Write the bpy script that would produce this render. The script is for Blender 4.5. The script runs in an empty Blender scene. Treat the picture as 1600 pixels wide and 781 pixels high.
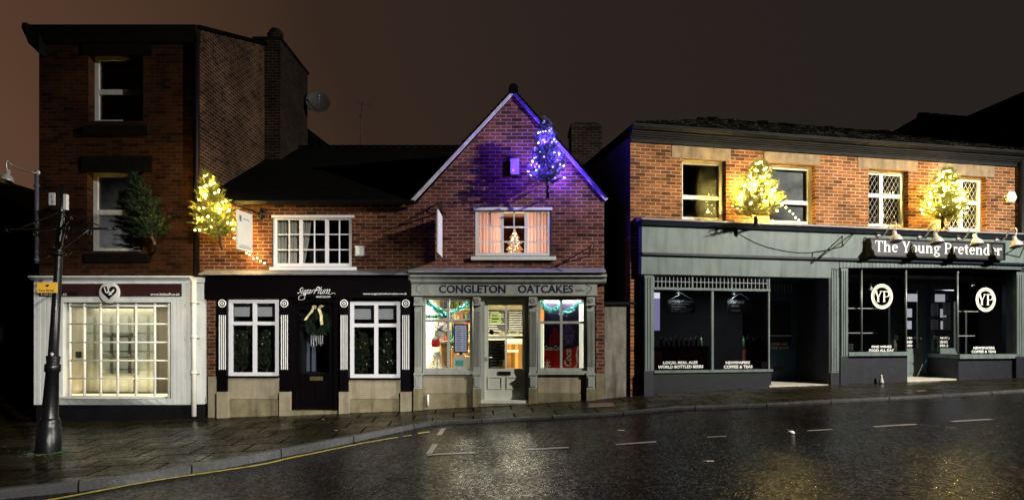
import bpy, math, random
from mathutils import Vector, Matrix
random.seed(7)
R = math.radians
sc = bpy.context.scene
col = sc.collection

# ------------------------------------------------------------------ camera
F, HOR, CZ, D0 = 1005.0, 525.0, 1.6, 13.4       # focal (px of a 1600 wide frame), horizon row, eye height, facade distance
cd = bpy.data.cameras.new('camera'); cam = bpy.data.objects.new('camera', cd); col.objects.link(cam)
cam.location = (0, 0, CZ); cam.rotation_euler = (R(90), 0, 0)
cd.sensor_width = 36; cd.lens = F / 1600 * 36; cd.shift_y = (HOR - 390.5) / 1600
cd.clip_start = 0.1; cd.clip_end = 2000
sc.camera = cam
# ------------------------------------------------------------------ colour
sc.view_settings.view_transform = 'Standard'; sc.view_settings.look = 'None'
sc.view_settings.exposure = 0.0; sc.view_settings.gamma = 1.0
sc.render.resolution_x = 1024; sc.render.resolution_y = 499
try:
    sc.cycles.use_denoising = True; sc.cycles.denoiser = 'OPENIMAGEDENOISE'
    sc.cycles.max_bounces = 8; sc.cycles.transparent_max_bounces = 16
    sc.cycles.sample_clamp_indirect = 4; sc.cycles.caustics_reflective = False; sc.cycles.caustics_refractive = False
except Exception: pass
# ------------------------------------------------------------------ night sky, glowing brown over the town on the left
w = bpy.data.worlds.new('World'); sc.world = w; w.use_nodes = True
nt = w.node_tree; nt.nodes.clear()
out = nt.nodes.new('ShaderNodeOutputWorld'); bg = nt.nodes.new('ShaderNodeBackground')
tc = nt.nodes.new('ShaderNodeTexCoord'); sp = nt.nodes.new('ShaderNodeSeparateXYZ')
nt.links.new(tc.outputs['Generated'], sp.inputs[0])
ma = nt.nodes.new('ShaderNodeMath'); ma.operation = 'MULTIPLY_ADD'; ma.inputs[1].default_value = 0.75; ma.inputs[2].default_value = 0.5
nt.links.new(sp.outputs['X'], ma.inputs[0])
mb_ = nt.nodes.new('ShaderNodeMath'); mb_.operation = 'MULTIPLY_ADD'; mb_.inputs[1].default_value = 0.17
nt.links.new(sp.outputs['Z'], mb_.inputs[0]); nt.links.new(ma.outputs[0], mb_.inputs[2])
ns = nt.nodes.new('ShaderNodeTexNoise'); ns.inputs['Scale'].default_value = 2.0; ns.inputs['Detail'].default_value = 3
nt.links.new(tc.outputs['Generated'], ns.inputs['Vector'])
mc = nt.nodes.new('ShaderNodeMath'); mc.operation = 'MULTIPLY_ADD'; mc.inputs[1].default_value = 0.20
nt.links.new(ns.outputs[0], mc.inputs[0]); nt.links.new(mb_.outputs[0], mc.inputs[2])
rp = nt.nodes.new('ShaderNodeValToRGB'); e = rp.color_ramp.elements
e[0].position = 0.08; e[0].color = (.125, .062, .036, 1)
e[1].position = 1.0; e[1].color = (.020, .015, .0135, 1)
m_ = e.new(.33); m_.color = (.064, .033, .019, 1)
m_ = e.new(.52); m_.color = (.034, .0195, .0130, 1)
m_ = e.new(.72); m_.color = (.025, .0165, .0140, 1)
nt.links.new(mc.outputs[0], rp.inputs[0]); nt.links.new(rp.outputs[0], bg.inputs[0])
mr = nt.nodes.new('ShaderNodeMapRange'); mr.inputs[1].default_value = -.25; mr.inputs[2].default_value = .35; mr.inputs[3].default_value = .10; mr.inputs[4].default_value = 1.0
nt.links.new(sp.outputs['Y'], mr.inputs[0]); nt.links.new(mr.outputs[0], bg.inputs[1])      # sky dimmed behind the camera, standing for houses opposite that would block it
nt.links.new(bg.outputs[0], out.inputs[0])
# ------------------------------------------------------------------ street lamps beside and behind the camera (outside the frame)
def lamp(kind, name, loc, energy, color, size=.1, aim=None, cone=90, blend=.5):
    ld = bpy.data.lights.new(name, kind); ld.energy = energy; ld.color = color
    if kind == 'AREA': ld.shape = 'RECTANGLE'; ld.size, ld.size_y = size
    else: ld.shadow_soft_size = size
    if kind == 'SPOT': ld.spot_size = R(cone); ld.spot_blend = blend
    o = bpy.data.objects.new(name, ld); col.objects.link(o); o.location = loc
    if aim is not None:
        o.rotation_euler = (Vector(aim) - Vector(loc)).to_track_quat('-Z', 'Y').to_euler()
    return o
lamp('SPOT', 'street_light', (17.0, 4.2, 10.4), 23500, (1.0, .95, .85), .10, (4.4, 14.0, 2.2), 72, .75)
lamp('SPOT', 'street_light', (5.0, -3.0, 6.2), 15500, (1.0, .97, .90), .12, (-6.4, 13.4, -.7), 33, .8)

# ================================================================== frames: u along the facade, d out of it, z up
class Fr:
    def __init__(s, X0, Y0, phi):
        s.o = Vector((X0, Y0, 0)); s.t = Vector((math.cos(phi), math.sin(phi), 0)); s.n = Vector((math.sin(phi), -math.cos(phi), 0))
    def w(s, u, d, z): return s.o + s.t * u + s.n * d + Vector((0, 0, z))
    def hit(s, px, d=0):
        rx = (px - 800) / F
        Y = (d + s.o.dot(s.n)) / (rx * s.n.x + s.n.y)
        return (Vector((rx * Y, Y, 0)) - s.o).dot(s.t), Y
    def u(s, px, d=0): return s.hit(px, d)[0]
    def z(s, px, py, d=0): return CZ + (HOR - py) / F * s.hit(px, d)[1]
    def rect(s, x0, y0, x1, y1, d=0):
        m = (x0 + x1) / 2
        return s.u(x0, d), s.u(x1, d), s.z(m, y1, d), s.z(m, y0, d)     # u0 u1 z0 z1
W = Fr(0, 0, 0); W.t = Vector((1, 0, 0)); W.n = Vector((0, 1, 0))        # plain world frame (u=x, d=y)
FM = Fr(0, D0, 0)
XA = (312 - 800) / F * D0
FS = Fr(XA, D0, R(90))
FP = Fr((985 - 800) / F * D0, D0, R(11.8))

wl = {}
def tag(o, label=None, cat=None, group=None, kind=None):
    if label: o['label'] = label
    if cat: o['category'] = cat
    if group: o['group'] = group
    if kind: o['kind'] = kind
    return o
def empty(name, loc, label=None, cat=None, group=None, kind=None):
    o = bpy.data.objects.new(name, None); col.objects.link(o); o.empty_display_size = .2
    o.location = loc; wl[o.name] = Vector(loc)
    return tag(o, label, cat, group, kind)

class MB:
    def __init__(s, fr=FM): s.fr = fr; s.v = []; s.f = []; s.sm = []
    def face(s, pts, smooth=False):
        i = len(s.v); s.v += [tuple(p) for p in pts]; s.f.append(tuple(range(i, i + len(pts)))); s.sm.append(smooth)
    def box(s, u0, u1, d0, d1, z0, z1):
        if u0 > u1: u0, u1 = u1, u0
        if d0 > d1: d0, d1 = d1, d0
        if z0 > z1: z0, z1 = z1, z0
        i = len(s.v)
        s.v += [(u0,d0,z0),(u1,d0,z0),(u1,d1,z0),(u0,d1,z0),(u0,d0,z1),(u1,d0,z1),(u1,d1,z1),(u0,d1,z1)]
        for q in ((0,1,2,3),(7,6,5,4),(0,4,5,1),(1,5,6,2),(2,6,7,3),(3,7,4,0)):
            s.f.append(tuple(i + k for k in q)); s.sm.append(False)
        return s
    def pbox(s, x0, y0, x1, y1, d, d0=None):          # pixel rectangle at offset d, run back to d0
        u0, u1, z0, z1 = s.fr.rect(x0, y0, x1, y1, d)
        return s.box(u0, u1, d0 if d0 is not None else d - .03, d, z0, z1)
    def prism(s, pts, d0, d1):                        # polygon [(u,z)] extruded in d
        n = len(pts)
        s.face([(p[0], d1, p[1]) for p in pts]); s.face([(p[0], d0, p[1]) for p in reversed(pts)])
        for k in range(n):
            a, b = pts[k], pts[(k + 1) % n]
            s.face([(a[0], d0, a[1]), (b[0], d0, b[1]), (b[0], d1, b[1]), (a[0], d1, a[1])])
        return s
    def extru(s, prof, u0, u1):                       # profile [(d,z)] extruded along u
        n = len(prof)
        s.face([(u0, p[0], p[1]) for p in prof]); s.face([(u1, p[0], p[1]) for p in reversed(prof)])
        for k in range(n):
            a, b = prof[k], prof[(k + 1) % n]
            s.face([(u0, a[0], a[1]), (u1, a[0], a[1]), (u1, b[0], b[1]), (u0, b[0], b[1])])
        return s
    def tube(s, pts, r, n=6, r2=None, cap=True):
        pts = [Vector(p) for p in pts]; m = len(pts); base = len(s.v)
        for k, p in enumerate(pts):
            t = (pts[min(k + 1, m - 1)] - pts[max(k - 1, 0)])
            t = t.normalized() if t.length > 1e-9 else Vector((0, 0, 1))
            a = Vector((0, 0, 1)) if abs(t.z) < .9 else Vector((1, 0, 0))
            x = t.cross(a).normalized(); y = t.cross(x)
            rr = r if r2 is None else r + (r2 - r) * k / max(1, m - 1)
            if isinstance(r, (list, tuple)): rr = r[k]
            for j in range(n):
                an = 2 * math.pi * j / n
                s.v.append(tuple(p + x * (rr * math.cos(an)) + y * (rr * math.sin(an))))
        for k in range(m - 1):
            for j in range(n):
                j2 = (j + 1) % n
                s.f.append((base + k*n + j, base + k*n + j2, base + (k+1)*n + j2, base + (k+1)*n + j)); s.sm.append(n > 4)
        if cap:
            s.f.append(tuple(base + j for j in reversed(range(n)))); s.sm.append(False)
            s.f.append(tuple(base + (m-1)*n + j for j in range(n))); s.sm.append(False)
        return s
    def lathe(s, prof, c, n=20, axis=(0, 0, 1)):      # profile [(r,h)] about an axis through c
        ax = Vector(axis).normalized(); a = Vector((0, 0, 1)) if abs(ax.z) < .9 else Vector((1, 0, 0))
        x = ax.cross(a).normalized(); y = ax.cross(x); c = Vector(c); base = len(s.v)
        for r, h in prof:
            for j in range(n):
                an = 2 * math.pi * j / n
                s.v.append(tuple(c + ax * h + x * (r * math.cos(an)) + y * (r * math.sin(an))))
        for k in range(len(prof) - 1):
            for j in range(n):
                j2 = (j + 1) % n
                s.f.append((base + k*n + j, base + k*n + j2, base + (k+1)*n + j2, base + (k+1)*n + j)); s.sm.append(True)
        return s
    def ball(s, c, r, n=10, sz=1.0):
        prof = [(max(1e-4, r * math.sin(math.pi * k / 6)), -r * sz * math.cos(math.pi * k / 6)) for k in range(7)]
        return s.lathe(prof, c, n)
    def wall(s, u0, u1, z0, z1, holes=(), d=0, rev=.2):
        us = sorted({u0, u1, *[h[0] for h in holes], *[h[1] for h in holes]}); zs = sorted({z0, z1, *[h[2] for h in holes], *[h[3] for h in holes]})
        us = [a for a in us if u0 <= a <= u1]; zs = [a for a in zs if z0 <= a <= z1]
        for a, b in zip(us, us[1:]):
            for c, e_ in zip(zs, zs[1:]):
                mu, mz = (a + b) / 2, (c + e_) / 2
                if any(h[0] < mu < h[1] and h[2] < mz < h[3] for h in holes): continue
                s.face([(a, d, c), (b, d, c), (b, d, e_), (a, d, e_)])
        for h in holes:
            a, b, c, e_ = h
            s.face([(a, d, c), (a, d, e_), (a, d - rev, e_), (a, d - rev, c)]); s.face([(b, d, c), (b, d - rev, c), (b, d - rev, e_), (b, d, e_)])
            s.face([(a, d, e_), (b, d, e_), (b, d - rev, e_), (a, d - rev, e_)]); s.face([(a, d, c), (a, d - rev, c), (b, d - rev, c), (b, d, c)])
        return s
    def build(s, name, mat, parent=None, local=False):
        me = bpy.data.meshes.new(name)
        if parent is not None and not local: off = wl[parent.name]
        elif parent is None and not local:
            ws = [s.fr.w(*p) for p in s.v]
            off = Vector((sum(p.x for p in ws) / len(ws), sum(p.y for p in ws) / len(ws), min(p.z for p in ws)))
        else: off = Vector((0, 0, 0))
        vs = [Vector(p) if local else s.fr.w(*p) - off for p in s.v]
        me.from_pydata([tuple(p) for p in vs], [], s.f)
        uv = me.uv_layers.new(name='UVMap').data; li = 0
        for f in s.f:
            p = [Vector(s.v[i]) for i in f]; nn = Vector((0, 0, 0))
            for k in range(len(p)): nn += p[k].cross(p[(k + 1) % len(p)])
            a = (abs(nn.x), abs(nn.y), abs(nn.z))
            for q in p:
                if a[1] >= a[0] and a[1] >= a[2]: uv[li].uv = (q.x, q.z)
                elif a[0] >= a[2]: uv[li].uv = (q.y, q.z)
                else: uv[li].uv = (q.x, q.y)
                li += 1
        me.polygons.foreach_set('use_smooth', s.sm)
        me.materials.append(mat); me.update()
        o = bpy.data.objects.new(name, me); col.objects.link(o)
        if parent is not None:
            o.parent = parent; wl[o.name] = wl[parent.name]
        else:
            o.location = off; wl[o.name] = off.copy()
        return o

# ================================================================== materials
def nodes(name):
    m = bpy.data.materials.new(name); m.use_nodes = True; n = m.node_tree
    return m, n, n.nodes['Principled BSDF']
def mat(name, c, rough=.6, var=.25, vs=6.0, bump=.15, bs=40.0, metal=0.0, spec=.5, stain=0.0, emit=None, es=0.0, coat=0):
    m, n, b = nodes(name); L = n.links
    g = n.nodes.new('ShaderNodeNewGeometry'); no = n.nodes.new('ShaderNodeTexNoise')
    no.inputs['Scale'].default_value = vs; no.inputs['Detail'].default_value = 6; no.inputs['Roughness'].default_value = .65
    L.new(g.outputs['Position'], no.inputs['Vector'])
    r = n.nodes.new('ShaderNodeValToRGB'); el = r.color_ramp.elements
    el[0].position = .3; el[1].position = .7
    el[0].color = tuple(x * (1 - var) for x in c) + (1,); el[1].color = tuple(min(1, x * (1 + var * .6)) for x in c) + (1,)
    L.new(no.outputs[0], r.inputs[0]); last = r.outputs[0]
    if stain:
        mp = n.nodes.new('ShaderNodeMapping'); mp.inputs['Scale'].default_value = (5, 5, .7); L.new(g.outputs['Position'], mp.inputs[0])
        n3 = n.nodes.new('ShaderNodeTexNoise'); n3.inputs['Scale'].default_value = 1.6; n3.inputs['Detail'].default_value = 7; L.new(mp.outputs[0], n3.inputs['Vector'])
        r3 = n.nodes.new('ShaderNodeValToRGB'); r3.color_ramp.elements[0].position = .45; r3.color_ramp.elements[1].position = .72; L.new(n3.outputs[0], r3.inputs[0])
        mx = n.nodes.new('ShaderNodeMixRGB'); mx.blend_type = 'MULTIPLY'; mx.inputs[2].default_value = (1 - stain, 1 - stain * .95, 1 - stain * 1.1 if stain < .9 else 0, 1)
        L.new(r3.outputs[0], mx.inputs[0]); L.new(last, mx.inputs[1]); last = mx.outputs[0]
    L.new(last, b.inputs['Base Color'])
    b.inputs['Roughness'].default_value = rough; b.inputs['Metallic'].default_value = metal
    b.inputs['Specular IOR Level'].default_value = spec; b.inputs['Coat Weight'].default_value = coat
    if bump:
        n2 = n.nodes.new('ShaderNodeTexNoise'); n2.inputs['Scale'].default_value = bs; n2.inputs['Detail'].default_value = 4
        L.new(g.outputs['Position'], n2.inputs['Vector'])
        bp = n.nodes.new('ShaderNodeBump'); bp.inputs['Strength'].default_value = bump; bp.inputs['Distance'].default_value = .01
        L.new(n2.outputs[0], bp.inputs['Height']); L.new(bp.outputs[0], b.inputs['Normal'])
    if emit: b.inputs['Emission Color'].default_value = tuple(emit) + (1,); b.inputs['Emission Strength'].default_value = es
    return m
def brick(name, c1, c2, mortar, bw=.225, bh=.075, ms=.011, rough=.9, bump=.7, off=.5, var=.5, uvs=(1, 1), spec=.12, dark=(.25, 1.0)):
    m, n, b = nodes(name); L = n.links
    u = n.nodes.new('ShaderNodeUVMap'); g = n.nodes.new('ShaderNodeNewGeometry')
    # small wobble so that courses are not ruler straight
    wn = n.nodes.new('ShaderNodeTexNoise'); wn.inputs['Scale'].default_value = 2.2; L.new(u.outputs[0], wn.inputs['Vector'])
    ws = n.nodes.new('ShaderNodeVectorMath'); ws.operation = 'SCALE'; ws.inputs['Scale'].default_value = .022; L.new(wn.outputs['Color'], ws.inputs[0])
    wa = n.nodes.new('ShaderNodeVectorMath'); wa.operation = 'ADD'; L.new(u.outputs[0], wa.inputs[0]); L.new(ws.outputs[0], wa.inputs[1])
    t = n.nodes.new('ShaderNodeTexBrick'); t.offset = off; t.squash = 1
    t.inputs['Scale'].default_value = 1; t.inputs['Brick Width'].default_value = bw; t.inputs['Row Height'].default_value = bh
    t.inputs['Mortar Size'].default_value = ms; t.inputs['Mortar Smooth'].default_value = .15; t.inputs['Bias'].default_value = -.1
    t.inputs['Color1'].default_value = c1 + (1,); t.inputs['Color2'].default_value = c2 + (1,); t.inputs['Mortar'].default_value = mortar + (1,)
    L.new(wa.outputs[0], t.inputs['Vector'])
    no = n.nodes.new('ShaderNodeTexNoise'); no.inputs['Scale'].default_value = 3.2; no.inputs['Detail'].default_value = 9; no.inputs['Roughness'].default_value = .7
    L.new(g.outputs['Position'], no.inputs['Vector'])
    r = n.nodes.new('ShaderNodeValToRGB'); r.color_ramp.elements[0].position = dark[0]; r.color_ramp.elements[1].position = .75
    lo = 1 - var; r.color_ramp.elements[0].color = (lo, lo, lo, 1); r.color_ramp.elements[1].color = (1.0, 1.0, 1.0, 1); L.new(no.outputs[0], r.inputs[0])
    mx = n.nodes.new('ShaderNodeMixRGB'); mx.blend_type = 'MULTIPLY'; mx.inputs[0].default_value = 1
    L.new(t.outputs['Color'], mx.inputs[1]); L.new(r.outputs[0], mx.inputs[2])
    nl = n.nodes.new('ShaderNodeTexNoise'); nl.inputs['Scale'].default_value = .9; nl.inputs['Detail'].default_value = 5; L.new(g.outputs['Position'], nl.inputs['Vector'])
    rl = n.nodes.new('ShaderNodeValToRGB'); rl.color_ramp.elements[0].position = .35; rl.color_ramp.elements[1].position = .62; rl.color_ramp.elements[0].color = (.55, .52, .50, 1); L.new(nl.outputs[0], rl.inputs[0])
    ml = n.nodes.new('ShaderNodeMixRGB'); ml.blend_type = 'MULTIPLY'; ml.inputs[0].default_value = 1; L.new(mx.outputs[0], ml.inputs[1]); L.new(rl.outputs[0], ml.inputs[2]); mx = ml
    # odd burnt bricks
    t2 = n.nodes.new('ShaderNodeTexBrick'); t2.offset = off; t2.inputs['Scale'].default_value = 1; t2.inputs['Brick Width'].default_value = bw; t2.inputs['Row Height'].default_value = bh
    t2.inputs['Mortar Size'].default_value = 0; t2.inputs['Color1'].default_value = (1, 1, 1, 1); t2.inputs['Color2'].default_value = (0, 0, 0, 1); t2.inputs['Bias'].default_value = 0
    ad = n.nodes.new('ShaderNodeVectorMath'); ad.operation = 'ADD'; ad.inputs[1].default_value = (bw * 40, bh * 26, 0); L.new(wa.outputs[0], ad.inputs[0]); L.new(ad.outputs[0], t2.inputs['Vector'])
    r2 = n.nodes.new('ShaderNodeValToRGB'); r2.color_ramp.elements[0].position = .1; r2.color_ramp.elements[1].position = .28
    r2.color_ramp.elements[0].color = (.32, .34, .4, 1); r2.color_ramp.elements[1].color = (1, 1, 1, 1); L.new(t2.outputs['Color'], r2.inputs[0])
    mx2 = n.nodes.new('ShaderNodeMixRGB'); mx2.blend_type = 'MULTIPLY'; mx2.inputs[0].default_value = .8
    L.new(mx.outputs[0], mx2.inputs[1]); L.new(r2.outputs[0], mx2.inputs[2]); L.new(mx2.outputs[0], b.inputs['Base Color'])
    b.inputs['Roughness'].default_value = rough; b.inputs['Specular IOR Level'].default_value = spec
    iv = n.nodes.new('ShaderNodeMath'); iv.operation = 'SUBTRACT'; iv.inputs[0].default_value = 1; L.new(t.outputs['Fac'], iv.inputs[1])
    n4 = n.nodes.new('ShaderNodeTexNoise'); n4.inputs['Scale'].default_value = 45; L.new(g.outputs['Position'], n4.inputs['Vector'])
    a2 = n.nodes.new('ShaderNodeMath'); a2.operation = 'MULTIPLY_ADD'; a2.inputs[1].default_value = .5; L.new(n4.outputs[0], a2.inputs[0]); L.new(iv.outputs[0], a2.inputs[2])
    bp = n.nodes.new('ShaderNodeBump'); bp.inputs['Strength'].default_value = bump; bp.inputs['Distance'].default_value = .012
    L.new(a2.outputs[0], bp.inputs['Height']); L.new(bp.outputs[0], b.inputs['Normal'])
    return m
def emis(name, c, s):
    m = bpy.data.materials.new(name); m.use_nodes = True; n = m.node_tree; n.nodes.clear()
    o = n.nodes.new('ShaderNodeOutputMaterial'); e_ = n.nodes.new('ShaderNodeEmission'); e_.inputs[0].default_value = tuple(c) + (1,); e_.inputs[1].default_value = s
    n.links.new(e_.outputs[0], o.inputs[0]); return m
def glass(name, tint=(.9, .93, .93), refl=1.0, rough=.02):
    m = bpy.data.materials.new(name); m.use_nodes = True; n = m.node_tree; n.nodes.clear()
    o = n.nodes.new('ShaderNodeOutputMaterial'); t = n.nodes.new('ShaderNodeBsdfTransparent'); t.inputs[0].default_value = tint + (1,)
    g = n.nodes.new('ShaderNodeBsdfGlossy'); g.inputs['Roughness'].default_value = rough
    f = n.nodes.new('ShaderNodeFresnel'); f.inputs[0].default_value = 1.5
    mu = n.nodes.new('ShaderNodeMath'); mu.operation = 'MULTIPLY'; mu.inputs[1].default_value = refl; mu.use_clamp = True
    no = n.nodes.new('ShaderNodeTexNoise'); no.inputs['Scale'].default_value = 1.5; ge = n.nodes.new('ShaderNodeNewGeometry'); n.links.new(ge.outputs['Position'], no.inputs['Vector'])
    bp = n.nodes.new('ShaderNodeBump'); bp.inputs['Strength'].default_value = .05; n.links.new(no.outputs[0], bp.inputs['Height']); n.links.new(bp.outputs[0], g.inputs['Normal'])
    x = n.nodes.new('ShaderNodeMixShader'); n.links.new(f.outputs[0], mu.inputs[0]); n.links.new(mu.outputs[0], x.inputs[0]); n.links.new(t.outputs[0], x.inputs[1]); n.links.new(g.outputs[0], x.inputs[2]); n.links.new(x.outputs[0], o.inputs[0])
    return m

M = {}
M['brickA'] = brick('dark_red_brick', (.080, .024, .008), (.036, .012, .005), (.07, .042, .020), var=.6)
M['brickAs'] = brick('side_brick', (.07, .024, .012), (.030, .011, .006), (.16, .12, .08), var=.5)
M['brickB'] = brick('mid_brick', (.20, .055, .022), (.085, .025, .012), (.30, .22, .15), var=.5)
M['brickC'] = brick('gable_brick', (.25, .070, .038), (.10, .030, .020), (.34, .25, .20), var=.5)
M['brickP'] = brick('orange_brick', (.40, .135, .040), (.17, .052, .020), (.50, .38, .24), var=.45, bw=.23)
M['brickCh'] = brick('sooty_brick', (.024, .012, .008), (.010, .006, .005), (.07, .055, .04), var=.8)
M['tile'] = brick('clay_roof_tile', (.0035, .003, .0028), (.002, .0018, .0018), (.0008, .0008, .0008), bw=.17, bh=.11, ms=.008, bump=1.0, var=.6, spec=.06, rough=.95)
M['tileP'] = brick('mossy_glint_roof_tile', (.055, .052, .033), (.003, .003, .0025), (.001, .001, .001), bw=.11, bh=.055, ms=.012, bump=1.0, var=.97, spec=.03, rough=.9, dark=(.42, 1))  # mossy tiles; the pale speckles also stand for glints
M['tileR'] = brick('red_roof_tile', (.018, .006, .005), (.010, .004, .004), (.002, .002, .002), bw=.17, bh=.11, ms=.008, bump=1.0, var=.6, spec=.08, rough=.95)
M['white'] = mat('white_gloss_paint', (.62, .63, .61), .45, .10, 2.2, .12, 20, stain=.18)
M['whitedim'] = mat('aged_white_paint', (.55, .54, .54), .5, .12, 5, .1, 30, stain=.25)
M['upvc'] = mat('white_plastic', (.64, .64, .67), .3, .03, 3, .0)
M['sageC'] = mat('grey_green_paint', (.30, .315, .29), .5, .15, 2.4, .15, 25, stain=.3)
M['sageP'] = mat('sage_paint', (.140, .176, .168), .5, .18, 1.6, .15, 25, stain=.35, spec=.3)
M['navy'] = mat('navy_gloss_paint', (.012, .014, .028), .3, .3, 4, .1, 25, spec=.6)
M['riser'] = mat('dark_render', (.017, .018, .026), .45, .4, 8, .4, 60)
M['blue'] = mat('blue_door_paint', (.05, .10, .17), .4, .2, 4, .1, 20)
M['plum'] = mat('plum_black_paint', (.0022, .0012, .0019), .4, .3, 4, .05, 20, spec=.10)
M['black'] = mat('black_paint', (.005, .005, .006), .5, .3, 4, .1, 25, spec=.2)
M['iron'] = mat('black_iron', (.005, .005, .006), .3, .4, 12, .3, 40, spec=.35)
M['stone'] = mat('buff_stone', (.28, .235, .16), .8, .22, 4, .35, 60, stain=.35)
M['stonedk'] = mat('stained_stone', (.19, .16, .09), .8, .3, 5, .4, 60, stain=.5)
M['stonel'] = mat('lintel_stone', (.22, .155, .09), .85, .3, 5, .45, 40, stain=.45)
M['stoneA'] = mat('black_painted_stone', (.005, .005, .004), .9, .4, 6, .4, 40, spec=.08)
M['render'] = mat('weathered_render', (.22, .20, .17), .85, .4, 3, .5, 30, stain=.65)
M['lead'] = mat('lead_flashing', (.17, .17, .18), .6, .4, 8, .5, 18)
M['mortar'] = mat('verge_mortar', (.50, .48, .47), .85, .35, 7, .6, 22, stain=.3)
M['gutter'] = mat('dark_gutter', (.006, .006, .007), .6, .3, 6, .2, 30, spec=.1)
M['guttershine'] = mat('pale_gutter', (.012, .012, .013), .75, .5, 8, .3, 30, spec=.12)
M['pipew'] = mat('white_pipe', (.72, .71, .62), .4, .06, 6, .05)
M['pipeg'] = mat('grey_pipe', (.10, .10, .14), .35, .2, 6, .1)
M['galv'] = mat('galvanised_steel', (.62, .60, .57), .35, .15, 20, .1, 60, metal=.35)
M['brassy'] = mat('warm_reflector', (.70, .52, .28), .4, .1, 20, 0, metal=.5)
M['dark'] = mat('dark_interior', (.010, .009, .009), .7, .4, 2, 0)
M['dim'] = mat('dim_interior', (.045, .035, .03), .7, .5, 2, 0)
M['cream'] = mat('cream_wall', (.72, .66, .50), .7, .08, 3, 0)
M['pine'] = brick('pine_board', (.55, .27, .07), (.42, .19, .045), (.12, .05, .015), bw=.09, bh=9, ms=.005, bump=.2, var=.25, off=0)
M['signblk'] = mat('sign_board_black', (.018, .018, .022), .35, .25, 3, .05, 20)
M['signgrey'] = mat('sign_board_grey', (.040, .040, .046), .45, .15, 3, .05, 20)
M['brown'] = mat('brown_fascia', (.035, .012, .012), .35, .2, 3, .05, 20)
M['letter'] = mat('white_lettering', (.82, .82, .80), .5, .03, 5, 0)
M['decal'] = mat('cream_decal', (.80, .82, .66), .5, .03, 5, 0)
M['navytext'] = mat('navy_lettering', (.010, .013, .035), .4, .1, 5, 0)
M['cable'] = mat('dark_cable', (.015, .02, .012), .5, .1, 5, 0)
M['bark'] = mat('fir_bark', (.07, .045, .03), .9, .4, 20, .5, 60)
M['needle'] = mat('fir_needles', (.045, .085, .028), .55, .5, 14, 0)
M['needledk'] = mat('dark_fir_needles', (.018, .036, .013), .6, .5, 14, 0, spec=.2)
M['needle_bluelit'] = mat('blue_lit_fir_needles', (.05, .075, .085), .5, .5, 14, 0)  # bluish tint puts the blue bulb light into green needles
M['needle_yellowlit'] = mat('yellow_lit_fir_needles', (.26, .28, .035), .5, .4, 14, 0)  # yellow bulb light put into the needle colour
M['bulbw'] = emis('warm_bulb', (1, .70, .22), 18)
M['bulby'] = emis('yellow_bulb', (1, .74, .26), 26)
M['bulbb'] = emis('blue_bulb', (.22, .14, 1), 11)
M['bulbc'] = emis('ice_bulb', (.45, .75, 1), 8)
M['glass'] = glass('window_glass')
M['glassr'] = glass('reflective_window_glass', refl=1.6)
M['curtain'] = mat('cream_curtain', (.55, .50, .42), .8, .15, 9, 0)
M['curtpink'] = mat('apricot_curtain', (.62, .33, .22), .8, .2, 9, 0)
def translucent(name, c, amt=.5):
    m = mat(name, c, .8, .2, 9, 0); n = m.node_tree; b = n.nodes['Principled BSDF']; o = [k for k in n.nodes if k.type == 'OUTPUT_MATERIAL'][0]
    t = n.nodes.new('ShaderNodeBsdfTranslucent'); t.inputs[0].default_value = tuple(c) + (1,); x = n.nodes.new('ShaderNodeMixShader'); x.inputs[0].default_value = amt
    n.links.new(b.outputs[0], x.inputs[1]); n.links.new(t.outputs[0], x.inputs[2]); n.links.new(x.outputs[0], o.inputs[0]); return m
M['curtpink'] = translucent('apricot_lined_curtain', (.80, .54, .50), .5)
M['blind'] = mat('pale_blind', (.38, .38, .40), .7, .08, 3, 0)
M['paper'] = mat('white_paper', (.75, .76, .74), .7, .06, 12, 0)
M['paperg'] = mat('green_paper', (.35, .55, .45), .7, .1, 12, 0)
M['print'] = mat('grey_print', (.12, .12, .13), .7, .2, 12, 0)
M['yellow'] = mat('yellow_plate', (.75, .42, .05), .5, .1, 8, 0)
M['red'] = mat('red_print', (.62, .015, .015), .35, .15, 6, 0)
M['redfab'] = mat('red_felt', (.55, .02, .02), .8, .2, 12, .2)
M['cola'] = mat('cola_bottle_print', (.16, .012, .02), .3, .4, 9, 0)
M['tealt'] = mat('teal_tinsel', (.05, .24, .22), .25, .5, 40, 0, metal=.7)
M['silver'] = mat('silver_tinsel', (.8, .8, .85), .25, .2, 40, 0, metal=.8)
M['goldr'] = mat('gold_ribbon', (.75, .66, .38), .4, .2, 16, 0)
M['board'] = mat('blackboard', (.02, .022, .024), .6, .3, 5, 0)
M['chalk'] = mat('chalk', (.65, .66, .66), .8, .2, 30, 0)
M['wood'] = mat('bar_timber', (.12, .035, .018), .35, .4, 9, .1)
M['screen'] = emis('menu_screen_glow', (.46, .47, .62), .55)
M['till'] = mat('cream_plastic', (.62, .62, .52), .4, .05, 5, 0)
M['tillscr'] = emis('till_display', (.1, .4, .38), .5)
M['dish'] = mat('dish_grey', (.02, .018, .017), .7, .2, 10, 0)
M['moss'] = mat('kerb_moss', (.022, .055, .012), .9, .5, 20, 0)
M['asphaltlight'] = mat('threshold_stone', (.50, .46, .38), .7, .2, 6, .2)

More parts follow.
